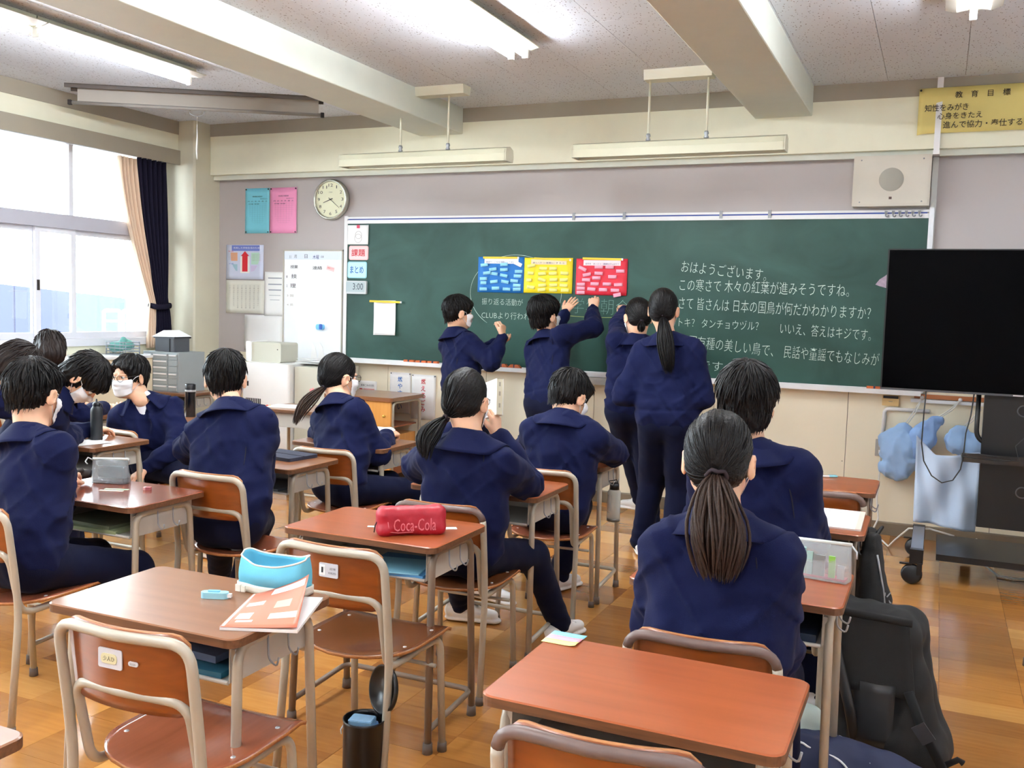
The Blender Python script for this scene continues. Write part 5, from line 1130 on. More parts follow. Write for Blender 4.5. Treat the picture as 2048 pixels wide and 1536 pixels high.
person('seated girl in glasses with a low ponytail, facing the teacher desk', (-2.86,4.22,.51), (-2.974,4.337,0.965), -15, (-3.014,4.425,1.066), -24, -8, hair='tied', glasses=True, sh=.140,
  pony=dict(k=(-3.042,4.332,1.012), path=[(-3.042,4.335,1.012), (-3.073,4.290,0.970), (-3.104,4.222,0.898), (-3.120,4.181,0.814)], w=.026, n=90, m=M_hbr),
  arms={'L': dict(w=(-3.037,4.701,0.735), pole=(-1,-.6,-.2)), 'R': dict(w=(-2.808,4.618,0.735), pole=(.5,-.8,-.8), dir=(0,1,.1), n=(-.3,0,-1), th=1, pose='grip')}, legs={'L': (-2.74,4.62,.085), 'R': (-2.50,4.58,.085)}, hscale=1.100)
person('masked pupil cut by the left edge, seated at the glossy reddish desk', (-2.94,2.36,.53), (-3.045,2.45,.985), -5, (-3.075,2.525,1.105), 12, -16, hair='short', sh=.150, bulk=1.06,
  arms={'L': dict(w=(-3.25,2.72,.735), pole=(-1,-.5,-.3)), 'R': dict(w=(-3.10,2.68,.735), pole=(.3,-.5,-1))}, legs={'L': (-3.05,2.90,.085), 'R': (-2.72,2.88,.085)})
person('pupil bending over at the far left whose brown hair hides the face', (-4.42,2.62,.86), (-4.10,3.05,1.16), -35, (-4.02,3.20,1.115), -35, -62, hair='bob', sh=.14, stand=True, group='girls gathered round the sunlit desk', hairm=M_hairb,
  arms={'L': dict(w=(-4.2,3.62,.74), pole=(-1,0,-.5)), 'R': dict(w=(-3.98,3.60,.74), pole=(1,-1,-.4))}, legs={'L': (-4.5,2.65,.085), 'R': (-4.3,2.55,.085)})
person('girl in profile with head bowed low over the paper, mask and bobbed hair', (-4.30,3.22,.53), (-4.00,3.42,1.055), -50, (-3.895,3.495,1.062), -62, -66, hair='bob', sh=.14, group='girls gathered round the sunlit desk',
  arms={'L': dict(w=(-4.18,3.80,.74), pole=(-.5,.5,-1)), 'R': dict(w=(-4.16,3.66,.74), pole=(1,-1.2,-.6))}, legs={'L': (-4.15,3.65,.085), 'R': (-3.95,3.45,.085)})
person('pupil by the window of whom only the top of a dark head shows', (-5.22,4.15,.53), (-5.16,4.24,1.00), -5, (-5.10,4.31,1.115), 50, -45, hair='bob', sh=.14, group='girls gathered round the sunlit desk', hairm=M_hairb)
CH['D'] = place(C_lt, -5.21, 4.15, 0, 'school chair under the pupil by the window, mostly hidden', GC)
person('boy in glasses with an open collar, turned round to face the window side', (-4.20,4.30,.50), (-4.275,4.255,.895), 262, (-4.325,4.205,1.005), 178, -6, hair='short', glasses=True, openv=True, sh=.148, fringe=.036, torso_yaw=215, seams=False,
  arms={'R': dict(w=(-4.62,4.40,.74), pole=(-.4,.2,-1)), 'L': dict(w=(-4.06,4.06,.50), pole=(1,.3,-.4))}, legs={'L': (-3.72,4.50,.085), 'R': (-3.74,4.20,.085), 'pL': (1,0,1), 'pR': (1,-.2,1)})
person('standing boy on the left at the chalkboard, clapping his raised hands', (-3.22,6.32,.87), (-3.315,6.32,1.30), -30, (-3.265,6.335,1.425), -42, -4, hair='short', stand=True, sh=.140, torso_yaw=-32,
  arms={'R': dict(w=(-2.93,6.40,1.26), pole=(.5,-.6,-1), dir=(.02,.05,1), n=(-1,.1,0), th=1, pose='pinch'), 'L': dict(w=(-3.06,6.56,1.205), pole=(-.3,.6,-1), dir=(1,.02,.12), n=(0,-.1,1), th=-1, pose='relax')})
person('standing boy with tousled hair pressing a note on the red card', (-2.45,6.13,.87), (-2.545,6.255,1.30), -12, (-2.548,6.285,1.425), -26, 4, hair='thick', stand=True, sh=.145, torso_yaw=-20, shup=(.02,.05),
  arms={'R': dict(w=(-2.305,6.60,1.475), pole=(1.4,-.4,-.6), dir=(-.05,.25,1), n=(-.35,1,0), th=-1, pose='pinch'), 'L': dict(w=(-2.535,6.63,1.445), pole=(-.3,-.2,-1), dir=(.38,.42,.75), n=(.2,1,-.3), th=1, pose='flat')})
person('standing girl mostly hidden, reaching left to the red card', (-1.80,6.0,.87), (-1.785,6.03,1.315), 15, (-1.803,6.06,1.435), 34, -14, hair='tied', stand=True, sh=.140, torso_yaw=20, shup=(.05,0),
  pony=dict(k=(-1.745,5.955,1.41), path=[(-1.745,5.955,1.41), (-1.735,5.93,1.38), (-1.74,5.925,1.34)], w=.02, n=50),
  arms={'L': dict(w=(-2.055,6.66,1.575), pole=(-1,-.3,-.8), dir=(-.45,.6,.35), n=(-.3,.4,-1), th=-1, pose='pinch')}, legs={'L': (-1.82,6.46,.085), 'dL': (-1,.25,0), 'R': (-1.66,6.05,.085)})
person('standing girl with a long low ponytail in front of the handwriting', (-1.43,5.47,.88), (-1.455,5.48,1.345), 0, (-1.490,5.525,1.488), 4, -2, hair='tied', stand=True, sh=.152, bulk=1.12, torso_yaw=0,
  pony=dict(k=(-1.465,5.435,1.445), path=[(-1.465,5.438,1.445), (-1.445,5.385,1.40), (-1.425,5.355,1.30), (-1.405,5.345,1.20), (-1.395,5.35,1.12)], w=.036, n=130),
  arms={'L': dict(w=(-1.62,5.68,.95), pole=(-.5,-1,-.5)), 'R': dict(w=(-1.32,5.72,1.02), pole=(.5,-1,-.6))}, legs={'L': (-1.58,5.56,.085), 'dL': (-.4,1,0), 'R': (-1.36,5.42,.085)})
# ------------------------------------------------------------ furniture along the window and the front
cabl = empty('low_cabinet', (-6.11, 3.6, 0), 0, 'long low beige cabinet with a pale top under the windows', 'cabinet'); M_cab = mat('cabinet_beige', (226,208,172), .5)
MB().box(-.21, .20, -2.4, 2.40, .06, .975).build('carcass', M_cab, cabl); MB().box(-.215, .215, -2.41, 2.41, .975, .995).build('top_board', M_white, cabl); MB().box(-.2, .18, -2.38, 2.38, 0, .06).build('plinth', M_base, cabl)
for k in range(5): MB().box(.200, .208, -2.38+k*.955, -1.44+k*.955, .09, .96).build('door', mat('cabinet_door', (228,214,184), .45), cabl)
place(D_glare, -5.80, 5.93, 0, 'school desk in the front window corner under the grey drawer unit', GD)
dr = empty('drawer_unit', (-5.82, 6.14, .7005), 0, 'grey plastic drawer unit with white label slots in the corner by the column', 'drawers'); M_gr = mat('drawer_unit_grey', (150,158,160), .5)
MB().box(-.19, .19, -.15, .15, 0, .325).build('case', M_gr, dr)
for cx_, w2 in ((-.135, .045), (.0, .080), (.135, .045)):
    for k in range(6):
        d_ = MB().box(cx_-w2+.003, cx_+w2-.003, -.158, -.148, .012+k*.051, .058+k*.051).build('drawer', M_gr, dr)
        if cx_ == 0 or k in (0, 2, 5): MB().box(cx_-w2*.85, cx_+w2*.85, -.166, -.158, .040+k*.051, .050+k*.051).build('label_slot', M_white, d_)
bx = empty('storage_box', (-5.82, 6.12, 1.0275), 0, 'dark grey plastic box with a peaked white paper on top', 'box'); MB().prism(rrect(-.105, .105, -.09, .09, .01, 3), 2, 0, .115).build('tub', mat('tub_grey', (74,76,82), .45), bx); MB().box(-.112, .112, -.097, .097, .108, .122).build('rim', mat('tub_rim', (60,62,68), .45), bx)
MB().box(.055, .062, -.0945, -.09, .0, .115).build('clip', M_black, bx)
tp = MB().prism([(-.135, .118), (.135, .125), (.0, .175)], 1, -.10, .08).build('folded_paper', M_paper, bx)
bs = empty('wire_basket', (-6.10, 5.86, .9955), 0, 'grey mesh basket with green cloths at the end of the low cabinet', 'basket'); M_bs = mat('basket_grey', (140,148,156), .5)
for z in (.0, .025, .05, .075, .10): MB().tube([Vector((p[0], p[1], z+.004)) for p in rrect(-.11, .11, -.085, .085, .02, 3)], .0035, 5, closed=True).build('hoop', M_bs, bs)
for p in rrect(-.11, .11, -.085, .085, .02, 3)[::2] + [(-.11, 0), (.11, 0), (0, -.085), (-.055, -.085), (.055, -.085)]: MB().tube([(p[0], p[1], .004), (p[0], p[1], .104)], .0025, 5).build('wire', M_bs, bs)
cg = SDF(); cg.cone((-.06, -.03, .06), (.05, .02, .08), .045, .04, .02); cg.cone((-.02, .03, .10), (.03, -.02, .115), .03, .03, .02); cg.disp = lambda P: .006*vnoise(P*30); np_mesh('cloth', [cg.mesh(.007)], mat('teal_cloth', (110,170,160), .9), bs)
# curtains
def curtain(name, ztop, top, tie, bot, zt, zb, folds, m, lab, amp, xo, tielab=None):
    def f(u, v):
        z = ztop + (zb-ztop)*v
        if z > zt: t = (ztop-z)/(ztop-zt); e = t**1.5; a, b = top[0]+(tie[0]-top[0])*e, top[1]+(tie[1]-top[1])*e; s = 1-.35*e
        else: t = (zt-z)/(zt-zb); e = math.sqrt(t); a, b = tie[0]+(bot[0]-tie[0])*e, tie[1]+(bot[1]-tie[1])*e; s = .65+.2*e
        y = a + (b-a)*u; w = math.sin(u*math.pi*2*folds + .6*math.sin(v*3)); return (xo + amp*s*w + .008*math.sin(u*37+v*4), y, z)
    o = MB().grid(f, folds*12+1, 26, 0, -.002).build(name, m); tag(o, lab, 'curtain', 'curtains at the corner column'); return o
M_cb = mat('curtain_beige', (232,206,180), .85, spec=.1, sheen=.1); M_cb.node_tree.nodes['Principled BSDF'].inputs['Transmission Weight'].default_value = 0.0
M_cn = mat('curtain_navy', (30,28,44), .9, spec=.1)
curtain('lace_curtain', 2.63, (5.98, 6.20), (6.33, 6.41), (6.30, 6.42), 1.42, 1.03, 5, M_cb, 'thin beige curtain tied back beside the dark one', .030, -6.28)
curtain('blackout_curtain', 2.64, (6.16, 6.50), (6.38, 6.50), (6.37, 6.57), 1.42, 1.02, 6, M_cn, 'dark navy blackout curtain tied back against the column', .032, -6.25)
tb_ = MB().tube([(-6.30, 6.34, 1.40), (-6.20, 6.35, 1.385), (-6.185, 6.42, 1.39), (-6.20, 6.50, 1.40), (-6.30, 6.52, 1.41)], .024, 8, ell=.4).build('curtain_tie', M_cn); tag(tb_, 'dark band tying the curtains back beside the column', 'tie')
# white cabinet, carton and the things on them
ht = empty('heater_cabinet', (-5.04, 6.62, 0), 0, 'tall white metal cabinet with slots in front of the whiteboard', 'cabinet'); M_wc = mat('cabinet_white', (240,240,238), .35)
MB().prism(rrect(-.245, .235, -.27, .25, .02, 3), 2, .0, .955).build('housing', M_wc, ht)
for k in range(9): MB().box(-.20+k*.018, -.192+k*.018, -.274, -.270, .60, .66).build('slot', M_blackm, ht)
MB().box(-.19, -.175, -.273, -.27, .76, .80).build('switch', M_dark, ht); 
for x, c in ((.02, (220,80,60)), (.05, (240,190,60)), (.08, (240,150,50))): MB().lathe([(0, .274), (.016, .274), (.016, .27)], (x, 0, .60), 10, 0, RX90).build('sticker', mat('sticker_%d' % c[1], c, .5), ht)
ct = empty('carton', (-4.63, 6.66, 0), 0, 'tall pale carton printed with a yellow swoosh and a pink flower', 'carton'); M_ct = mat('carton_pale', (198,196,180), .7)
MB().box(-.155, .145, -.26, .22, 0, .94).build('body', M_ct, ct); MB().prism([(-.13, .50), (.145, .56), (.145, .60), (-.05, .56), (-.13, .53)], 1, -.2612, -.26).build('print', mat('print_yellow', (208,190,90), .6), ct)
for k in range(5): a = R(72*k); MB().ball((.02+.02*math.cos(a), -.2605, .745+.02*math.sin(a)), (.013, .001, .013), 10, 6).build('petal', mat('print_pink', (230,150,150), .6), ct)
px_ = empty('small_monitor', (-5.18, 6.56, .9555), 0, 'cream rounded device box on the white cabinet', 'monitor'); MB().prism(rrect(-.11, .20, 0, .165, .02, 4), 1, -.09, .14).build('shell', mat('device_cream', (196,194,178), .5), px_); MB().prism(rrect(-.155, -.10, .0, .17, .01, 3), 1, -.10, .12).build('front', M_wc, px_); MB().ball((.165, -.091, .11), (.005, .002, .005), 8, 6).build('button', M_dark, px_)
for k in range(9):
    o = MB().box(-.13, .13, -.09, .09, 0, .003).build('loose_paper', M_paper, None, (-4.72+rnd.uniform(-.05, .05), 6.62+rnd.uniform(-.02, .02), .9565+.0045*k if k < 9 else 0), (0, 0, R(rnd.uniform(-25, 25)))); tag(o, 'white sheet in the loose pile on the cabinet below the whiteboard', 'paper', 'loose papers on the cabinet')
for k, x in enumerate((-4.86, -4.80)):
    o = MB().prism([(x-.02, .0), (x+.05, .03), (x+.03, .13), (x+.0, .17)], 1, 0, .004).build('propped_sheet', M_paper, None, (0, 6.74+.02*k, .958), None); tag(o, ['sheet of paper standing propped against the whiteboard foot', 'second sheet propped up right of the first one'][k], 'paper')
# teacher desk
te = empty('teacher_desk', (-4.15, 6.60, 0), 0, 'teacher desk with a brown top and orange wooden pedestal behind the girl in glasses', 'desk'); W_ped = wood('pedestal_wood', (222,160,84), (206,140,66), .4, 2, 5, .2)
MB().prism(rrect(-.32, .32, -.25, .27, .02, 3), 2, .715, .745).build('tabletop', [W_glare], te); MB().box(-.30, .30, -.235, -.215, .13, .715).build('front_panel', W_ped, te)
for z in (.60, .28): MB().ball((.245, -.245, z), .012, 10, 8).build('knob', mat('brass', (214,180,90), .3, metal=.8), te)
MB().box(.270, .285, -.215, .22, .13, .30).box(-.08, .270, -.215, .22, .50, .512).box(-.08, .270, -.215, .22, .13, .14).box(-.08, -.065, -.215, .22, .13, .715).build('shelf_box', wood('shelf_wood', (150,84,48), (128,66,36), .4, 1, 6, .2), te)
MB().box(-.06, .275, -.20, .20, .34, .44).build('drawer', W_ped, te); 
for x in (-.30, .30): MB().tube(fillet([(x, -.20, .01), (x, -.20, .705), (x, .22, .705), (x, .22, .01)], .05), .0125, 8).build('side_frame', M_tube, te)
MB().tube([(-.3, .22, .16), (.3, .22, .16)], .010, 8).build('foot_rail', M_tube, te)
# ------------------------------------------------------------ things on the desks
def softbox(name, L, W_, Hh, m, parent=None, r=.02, seed=0, amp=.003, vox=.004, top=1.0):
    s = SDF(); z0, z1 = r, Hh-r
    for x in (-1, 1):
        s.cone((x*(L/2-r), -W_/2+r, z0), (x*(L/2-r), W_/2-r, z0), r, r, .01); s.cone((x*(L/2-r)*top, -(W_/2-r)*.7, z1), (x*(L/2-r)*top, (W_/2-r)*.7, z1), r, r, .01)
    for t in [k/6 for k in range(7)]:
        for y in (-1, 0, 1):
            x = (t*2-1)*(L/2-r); s.cone((x, y*(W_/2-r), z0), (x*top, y*(W_/2-r)*.7, z1), r*1.05, r, .02)
    s.disp = lambda P: amp*vnoise(P*28+seed) + amp*.6*vnoise(P*60+seed)
    return np_mesh(name, [s.mesh(vox)], m, parent)
Z0 = .7005
pc = empty('pencil_case', (-1.585, 2.045, Z0), R(6), 'open light blue canvas pencil case with a white rim at its base', 'pencil case'); M_cy = mat('case_blue', (104,190,218), .8, bump=(500, .15)); M_rim = mat('case_rim', (226,222,208), .7)
def cw(u, v):
    a = u*2*math.pi; lx, ly = .098 - .006*v, .040 + .012*math.sin(math.pi*v) + .006*v; n_ = 3
    c, s_ = math.cos(a), math.sin(a); x = lx*math.copysign(abs(c)**.65, c); y = ly*math.copysign(abs(s_)**.75, s_)
    return (x + .004*math.sin(a*3+v*2), y + .004*math.sin(a*5), .018 + v*(.066 + .018*math.cos(a)**2*1.0 - .006*(s_ < 0)))
MB().grid(cw, 64, 10, 0, .004, True).build('canvas_body', M_cy, pc); MB().grid(lambda u, v: tuple(Vector(cw(u, 0))*1.05*Vector((1, 1, 0)).length/math.sqrt(2) if False else (cw(u, 0)[0]*1.05, cw(u, 0)[1]*1.12, .001+v*.022)), 64, 4, 0, .003, True).build('base_rim', M_rim, pc)
MB().prism([(cw(k/40, 0)[0], cw(k/40, 0)[1]) for k in range(40)], 2, .001, .006).build('base', M_rim, pc); MB().tube([Vector(cw(k/60, 1.0)) + Vector((0, 0, .001)) for k in range(60)], .0025, 5, closed=True).build('zip_edge', M_rim, pc)
MB().box(-.09, -.075, -.052, -.046, .004, .022).box(-.072, -.060, -.053, -.047, .004, .020).build('tape_tabs', M_rim, pc)['kind'] = 'stuff'
ctp = empty('correction_tape', (-1.683, 1.922, Z0), R(22), 'pale blue correction tape lying alone on the glare-toned desk', 'tape'); M_tp = mat('tape_blue', (150,206,222), .35)
MB().prism(rrect(-.036, .036, -.012, .012, .0118, 6), 2, 0, .016).build('case', M_tp, ctp); MB().prism(rrect(-.018, .014, -.005, .005, .004, 3), 2, .016, .020).build('slider', mat('tape_slider', (120,184,206), .4), ctp); MB().box(.034, .044, -.006, .006, .003, .012).build('tip', M_white, ctp)
# workbook: printed cover lifting off a white block of pages
wk = empty('workbook', (-1.505, 1.735, Z0), R(22), 'pink and orange workbook whose cover is lifting, on the left foreground desk', 'book'); bw, bh = .185, .257
MB().box(0, bw, 0, bh, 0, .007).build('pages', M_paper, wk)
M_cov = mat('cover_salmon', (206,112,82), .4, noise=(16, .08))
def cov(u, v): a = u*bw; lift = .055*(v*.9+.1)*u*u*1.1 + .012*math.sin(u*math.pi)*v; return (a*math.cos(.12*u)-.035*u*u*v, v*bh*(1-.02*u), .0085+lift)
cv = MB().grid(cov, 14, 14, 0, .0008).build('cover', M_cov, wk)
def cpatch(u0, u1, v0, v1, m, nm='print', off=.0006): return MB().grid(lambda u, v: tuple(Vector(cov(u0+(u1-u0)*u, v0+(v1-v0)*v)) + Vector((0, 0, off))), 6, 6, 0).build(nm, m, cv)
cpatch(.36, .95, .80, .95, mat('cover_white', (246,242,238), .5)); cpatch(.02, .05, .02, .98, MATS['cover_white']); cpatch(.55, .95, .18, .30, mat('cover_pale', (248,214,196), .5)); cpatch(.10, .30, .20, .36, MATS['cover_pale']); cpatch(.14, .36, .12, .17, MATS['cover_white']); cpatch(.55, .8, .42, .58, mat('cover_grey', (210,170,150), .5)); cpatch(.10, .35, .55, .66, MATS['cover_pale'])
def ctext(b, u0, u1, v, h, m):
    t_ = text(b, (u0, 0, 0), (u1, 0, 0), h, m, None, 'print'); me = t_.data; n = len(me.vertices); co = np.empty(n*3); me.vertices.foreach_get('co', co); co = co.reshape(-1, 3)
    for q in co: p = cov(q[0], v+q[2]); q[:] = (p[0], p[1], p[2]+.0012)
    me.vertices.foreach_set('co', co.ravel()); me.update(); t_.parent = cv
ctext('SDGs スタートブック', .40, .92, .845, .06, mat('print_blue', (60,90,130), .5)); ctext('SDGsノート', .58, .93, .215, .05, MATS['cover_white'])
# red pouch
rp = empty('pencil_pouch', (-1.605, 2.80, Z0), R(40), 'red zipped pencil pouch with pale pink script lettering', 'pencil case'); M_rd = mat('pouch_red', (168,20,42), .5, bump=(200, .1))
softbox('pouch_body', .225, .085, .088, M_rd, rp, .022, 3.0, .0025, .004); MB().tube([(-.113, -.008, .03), (-.114, -.010, .07), (-.085, -.016, .0875), (.085, -.016, .0885), (.113, -.008, .07)], .0022, 5).tube([(-.113, .004, .03), (-.114, .004, .07), (-.085, .002, .0895), (.085, .002, .0905), (.113, .004, .07)], .0022, 5).build('zip', mat('zip_red', (150,20,40), .5), rp)
MB().tube([(-.112, -.006, .052), (-.124, -.018, .035), (-.128, -.024, .012)], .0022, 5).build('zip_pull', mat('pull_black', (40,20,24), .5), rp)
t_ = text('Coca-Cola', (-.066, -.0480, .018), (.078, -.0480, .018), .042, mat('script_pink', (222,120,130), .5), None, 'lettering'); t_.parent = rp
MB().tube([(-.085, -.0455, .050), (-.08, -.0458, .016), (-.05, -.0462, .012), (.0, -.0462, .014)], .0013, 4).build('flourish', MATS['script_pink'], rp)
o = MB().box(-.032, .032, -.010, .010, 0, .0006).build('paper_slip', mat('slip_mint', (190,226,222), .6), None, (-1.752, 2.818, Z0), (0, 0, R(24))); tag(o, 'pale blue sticky slip poking out left of the red pouch', 'note')
o = MB().box(-.022, .022, -.016, .016, 0, .0006).build('paper_slip', M_paper, None, (-1.520, 2.93, Z0), (0, 0, R(35))); tag(o, 'white slip poking out right of the red pouch', 'note')
# sticky strip on the front desk
st_ = empty('sticky_strip', (-.765, 2.073, Z0), R(-1), 'strip of blue, pink and yellow sticky notes on the front desk', 'note')
for k, (nm, c) in enumerate((('yellow', (246,236,150)), ('pink', (240,190,204)), ('blue', (140,208,232)))): MB().grid(lambda u, v, k=k: (-.042+u*.084, -.042+k*.028+v*.028, .0012+.004*max(0, u-.7)**2*10*(1-k*.4)), 8, 3, 0, .0006).build('note_band', mat('note_'+nm, c, .7), st_)
# clear pouch with note pads
def clearmat(nm, c, al):
    m = mat(nm, c, .12, spec=.6); nt = m.node_tree; nt.nodes['Principled BSDF'].inputs['Alpha'].default_value = al; return m
M_clr = clearmat('clear_vinyl', (214,220,222), .28); M_clr2 = clearmat('smoky_vinyl', (150,158,162), .42)
cp = empty('clear_pouch', (-.295, 2.945, Z0), R(-10), 'clear zip pouch holding coloured note pads beside the brown ponytail', 'pencil case')
def pouch(parent, L, W_, Hh, m):
    def f(u, v):
        a = u*2*math.pi; c, s_ = math.cos(a), math.sin(a); k = 1-v; return ((L/2-.0)*math.copysign(abs(c)**.35, c), (W_/2*k+.003)*math.copysign(abs(s_)**.6, s_) + .003*math.sin(a*4+v*5), .002+v*Hh + .006*math.cos(a)*v)
    MB().grid(f, 60, 10, 0, .0012, True).build('vinyl_body', m, parent); MB().box(-L/2+.004, L/2-.004, -W_/2+.004, W_/2-.004, .0006, .002).build('base', m, parent)
    MB().tube([(-L/2, 0, Hh+.000), (0, 0, Hh+.004), (L/2, 0, Hh+.008)], .0055, 6).build('zip', mat('zip_white', (214,220,216), .5), parent)
pouch(cp, .205, .075, .105, M_clr); MB().tube([(.10, 0, .112), (.118, -.005, .095), (.120, -.01, .075)], .003, 5).build('zip_pull', M_alu, cp)
for k, (x, w_, h_, c) in enumerate(((-.085, .022, .062, (232,232,214)), (-.06, .020, .066, (236,236,226)), (-.035, .018, .078, (150,190,188)), (-.014, .018, .068, (160,196,190)), (.014, .034, .062, (128,134,134)), (.052, .018, .064, (136,190,80)), (.078, .020, .040, (206,206,210)))): MB().box(x-w_/2, x+w_/2, -.020, -.012, .010, .010+h_).build('note_pad', mat('pad_%d' % k, c, .6), cp)
MB().box(-.09, .09, -.018, .018, .003, .009).build('pink_tray', mat('tray_pink', (210,90,110), .6), cp)
# tablet / notebooks in trays
def intray(dk, x, y, w_, d_, h_, m, name, lab, cat, rz=0, sink=0):
    o = MB().box(-w_/2, w_/2, -d_/2, d_/2, 0, h_).build(name, m, None, (dk.location.x+x, dk.location.y+y, .576+sink), (0, 0, R(rz))); tag(o, lab, cat); return o
intray(DK['O'], .10, .18, .26, .24, .022, mat('tablet_navy', (40,54,76), .35), 'tablet', 'dark blue-grey tablet in the tray below the clear pouch', 'tablet')
intray(DK['nb'], .06, .17, .30, .24, .014, mat('binder_teal', (30,88,110), .5), 'file_folder', 'teal file in the tray of the left foreground desk', 'folder', 3); intray(DK['nb'], .04, .20, .26, .20, .018, mat('binder_grey', (96,110,140), .5), 'file_folder', 'blue-grey file lying on the teal one', 'folder', -2, .016)
intray(DK['red'], .10, .16, .24, .24, .010, mat('folder_blue', (70,130,180), .5), 'file_folder', 'blue file sticking out of the tray under the red pouch', 'folder', 6); intray(DK['red'], .10, .12, .20, .18, .004, mat('folder_pale', (130,190,214), .5), 'print_sheet', 'pale blue sheet drooping from the tray under the red pouch', 'paper', 12, .011)
intray(DK['A'], .02, .16, .30, .24, .012, mat('book_green', (150,160,120), .6), 'notebook', 'green notebook in the tray of the glossy desk', 'notebook', 2); intray(DK['A'], .0, .17, .28, .22, .012, mat('book_olive', (110,116,92), .6), 'notebook', 'olive notebook lying on the green one', 'notebook', -3, .013)
intray(DK['G'], .02, .16, .28, .22, .014, mat('book_plum', (110,80,96), .6), 'notebook', 'plum notebook in the tray of the pen case desk', 'notebook', 4); intray(DK['pen'], .0, .18, .34, .24, .018, mat('mag_grey', (150,142,128), .5), 'magazine', 'grey magazine curling in the tray of the pencil desk', 'magazine', 2)
intray(DK['F'], .03, .17, .30, .23, .012, mat('book_grey', (80,84,90), .6), 'notebook', 'grey notebook in the tray of the tablet desk', 'notebook', 1)
# booklet, mechanical pencils, yellow slip
bk = empty('booklet', (-.395, 3.835, Z0), R(1), 'open white booklet with ink drawings on the right-hand desk', 'book'); MB().box(-.18, .175, -.18, .17, 0, .006).build('pages', M_paper, bk); MB().box(.155, .174, -.178, .168, .0062, .0068).build('pink_edge', mat('edge_pink', (236,200,186), .6), bk)
for (x, y, a, l) in ((-.02, -.03, 20, .06), (.02, -.05, -15, .05), (-.14, .0, 40, .05), (-.11, .03, 60, .03)): MB().tube([(x-l/2*math.cos(R(a)), y-l/2*math.sin(R(a)), .0068), (x, y+.004, .007), (x+l/2*math.cos(R(a)), y+l/2*math.sin(R(a)), .0068)], [.002, .005, .002], 5, ell=.3).build('ink_stroke', M_ink, bk)
t_ = text('いろは　にほへと', (-.10, 0, 0), (.10, 0, 0), .014, M_ink, None, 'print'); t_.rotation_euler = (R(-90), 0, 0); t_.location = (0, .10, .0075); t_.parent = bk
def mpencil(x, y, rz, lab):
    t = empty('mechanical_pencil', (x, y, Z0+.0055), R(rz), lab, 'pencil'); Ry = Matrix.Rotation(R(90), 3, 'Y')
    MB().lathe([(0, -.075), (.0015, -.070), (.0045, -.060), (.0050, .04), (.0050, .045)], (0, 0, 0), 10, 0, Ry).build('barrel', M_white, t); MB().lathe([(.0052, .035), (.0055, .045), (.0055, .070), (.004, .076), (0, .078)], (0, 0, 0), 10, 0, Ry).build('cap', mat('cap_sky', (130,200,216), .3), t); MB().box(.03, .07, -.002, .002, .006, .008).build('clip', MATS['cap_sky'], t)
mpencil(-.475, 4.80, 25, 'white mechanical pencil with a sky-blue cap on the far right desk')
o = MB().box(-.03, .03, -.008, .008, 0, .0006).build('sticky_slip', mat('slip_lemon', (228,224,160), .6), None, (-1.63, 3.735, Z0), (0, 0, R(30))); tag(o, 'yellowish sticky slip by the reading girls elbow', 'note')
# the glossy desk: clear pouch, cord charms, eraser, slips
ca_ = empty('clear_pouch', (-3.115, 2.925, Z0), R(12), 'smoky clear zip pouch with dark charms on the glossy reddish desk', 'pencil case'); pouch(ca_, .165, .06, .095, M_clr2)
MB().box(-.05, .07, -.012, .012, .01, .07).build('contents', mat('inner_pale', (176,186,190), .5), ca_); MB().box(-.07, .07, -.02, .02, .003, .022).build('pencils', mat('inner_dark', (60,60,64), .5), ca_)
MB().tube([(-.085, 0, .09), (-.10, -.01, .10), (-.105, -.02, .085), (-.095, -.02, .075)], .003, 5).build('split_ring', M_alu, ca_)
chm = SDF()
for q in ((-.11, -.01, .03, .018), (-.14, -.015, .025, .014), (-.165, -.03, .018, .016), (-.185, -.04, .03, .010), (-.13, -.03, .045, .010)): chm.cone(q[:3], (q[0]+.012, q[1], q[2]+.004), q[3], q[3], .01)
np_mesh('charms', [chm.mesh(.004)], mat('charm_dark', (46,42,44), .6), ca_); MB().tube([(-.15, -.02, .05), (-.19, -.01, .075), (-.20, .0, .06), (-.18, .0, .05)], .002, 5).build('cord', mat('cord_grey', (120,120,122), .5), ca_)
er = empty('eraser', (-2.875, 2.885, Z0), R(20), 'small pink eraser on the right part of the glossy desk', 'eraser'); MB().box(-.014, .014, -.009, .009, 0, .012).build('rubber', mat('eraser_pink', (214,170,168), .6), er); MB().box(-.004, .0145, -.0095, .0095, -.0001, .0125).build('sleeve', mat('eraser_sleeve', (160,90,96), .5), er)
for k, (c, y) in enumerate((((188,226,190), 2.832), ((240,236,220), 2.80))): o = MB().box(-.048, .048, -.009, .009, 0, .0008).build('paper_slip', mat('slipg_%d' % k, c, .6), None, (-2.985+.005*k, y, Z0), (0, 0, R(22))); tag(o, ['pale green slip in front of the smoky pouch', 'cream slip in front of the green slip'][k], 'note')
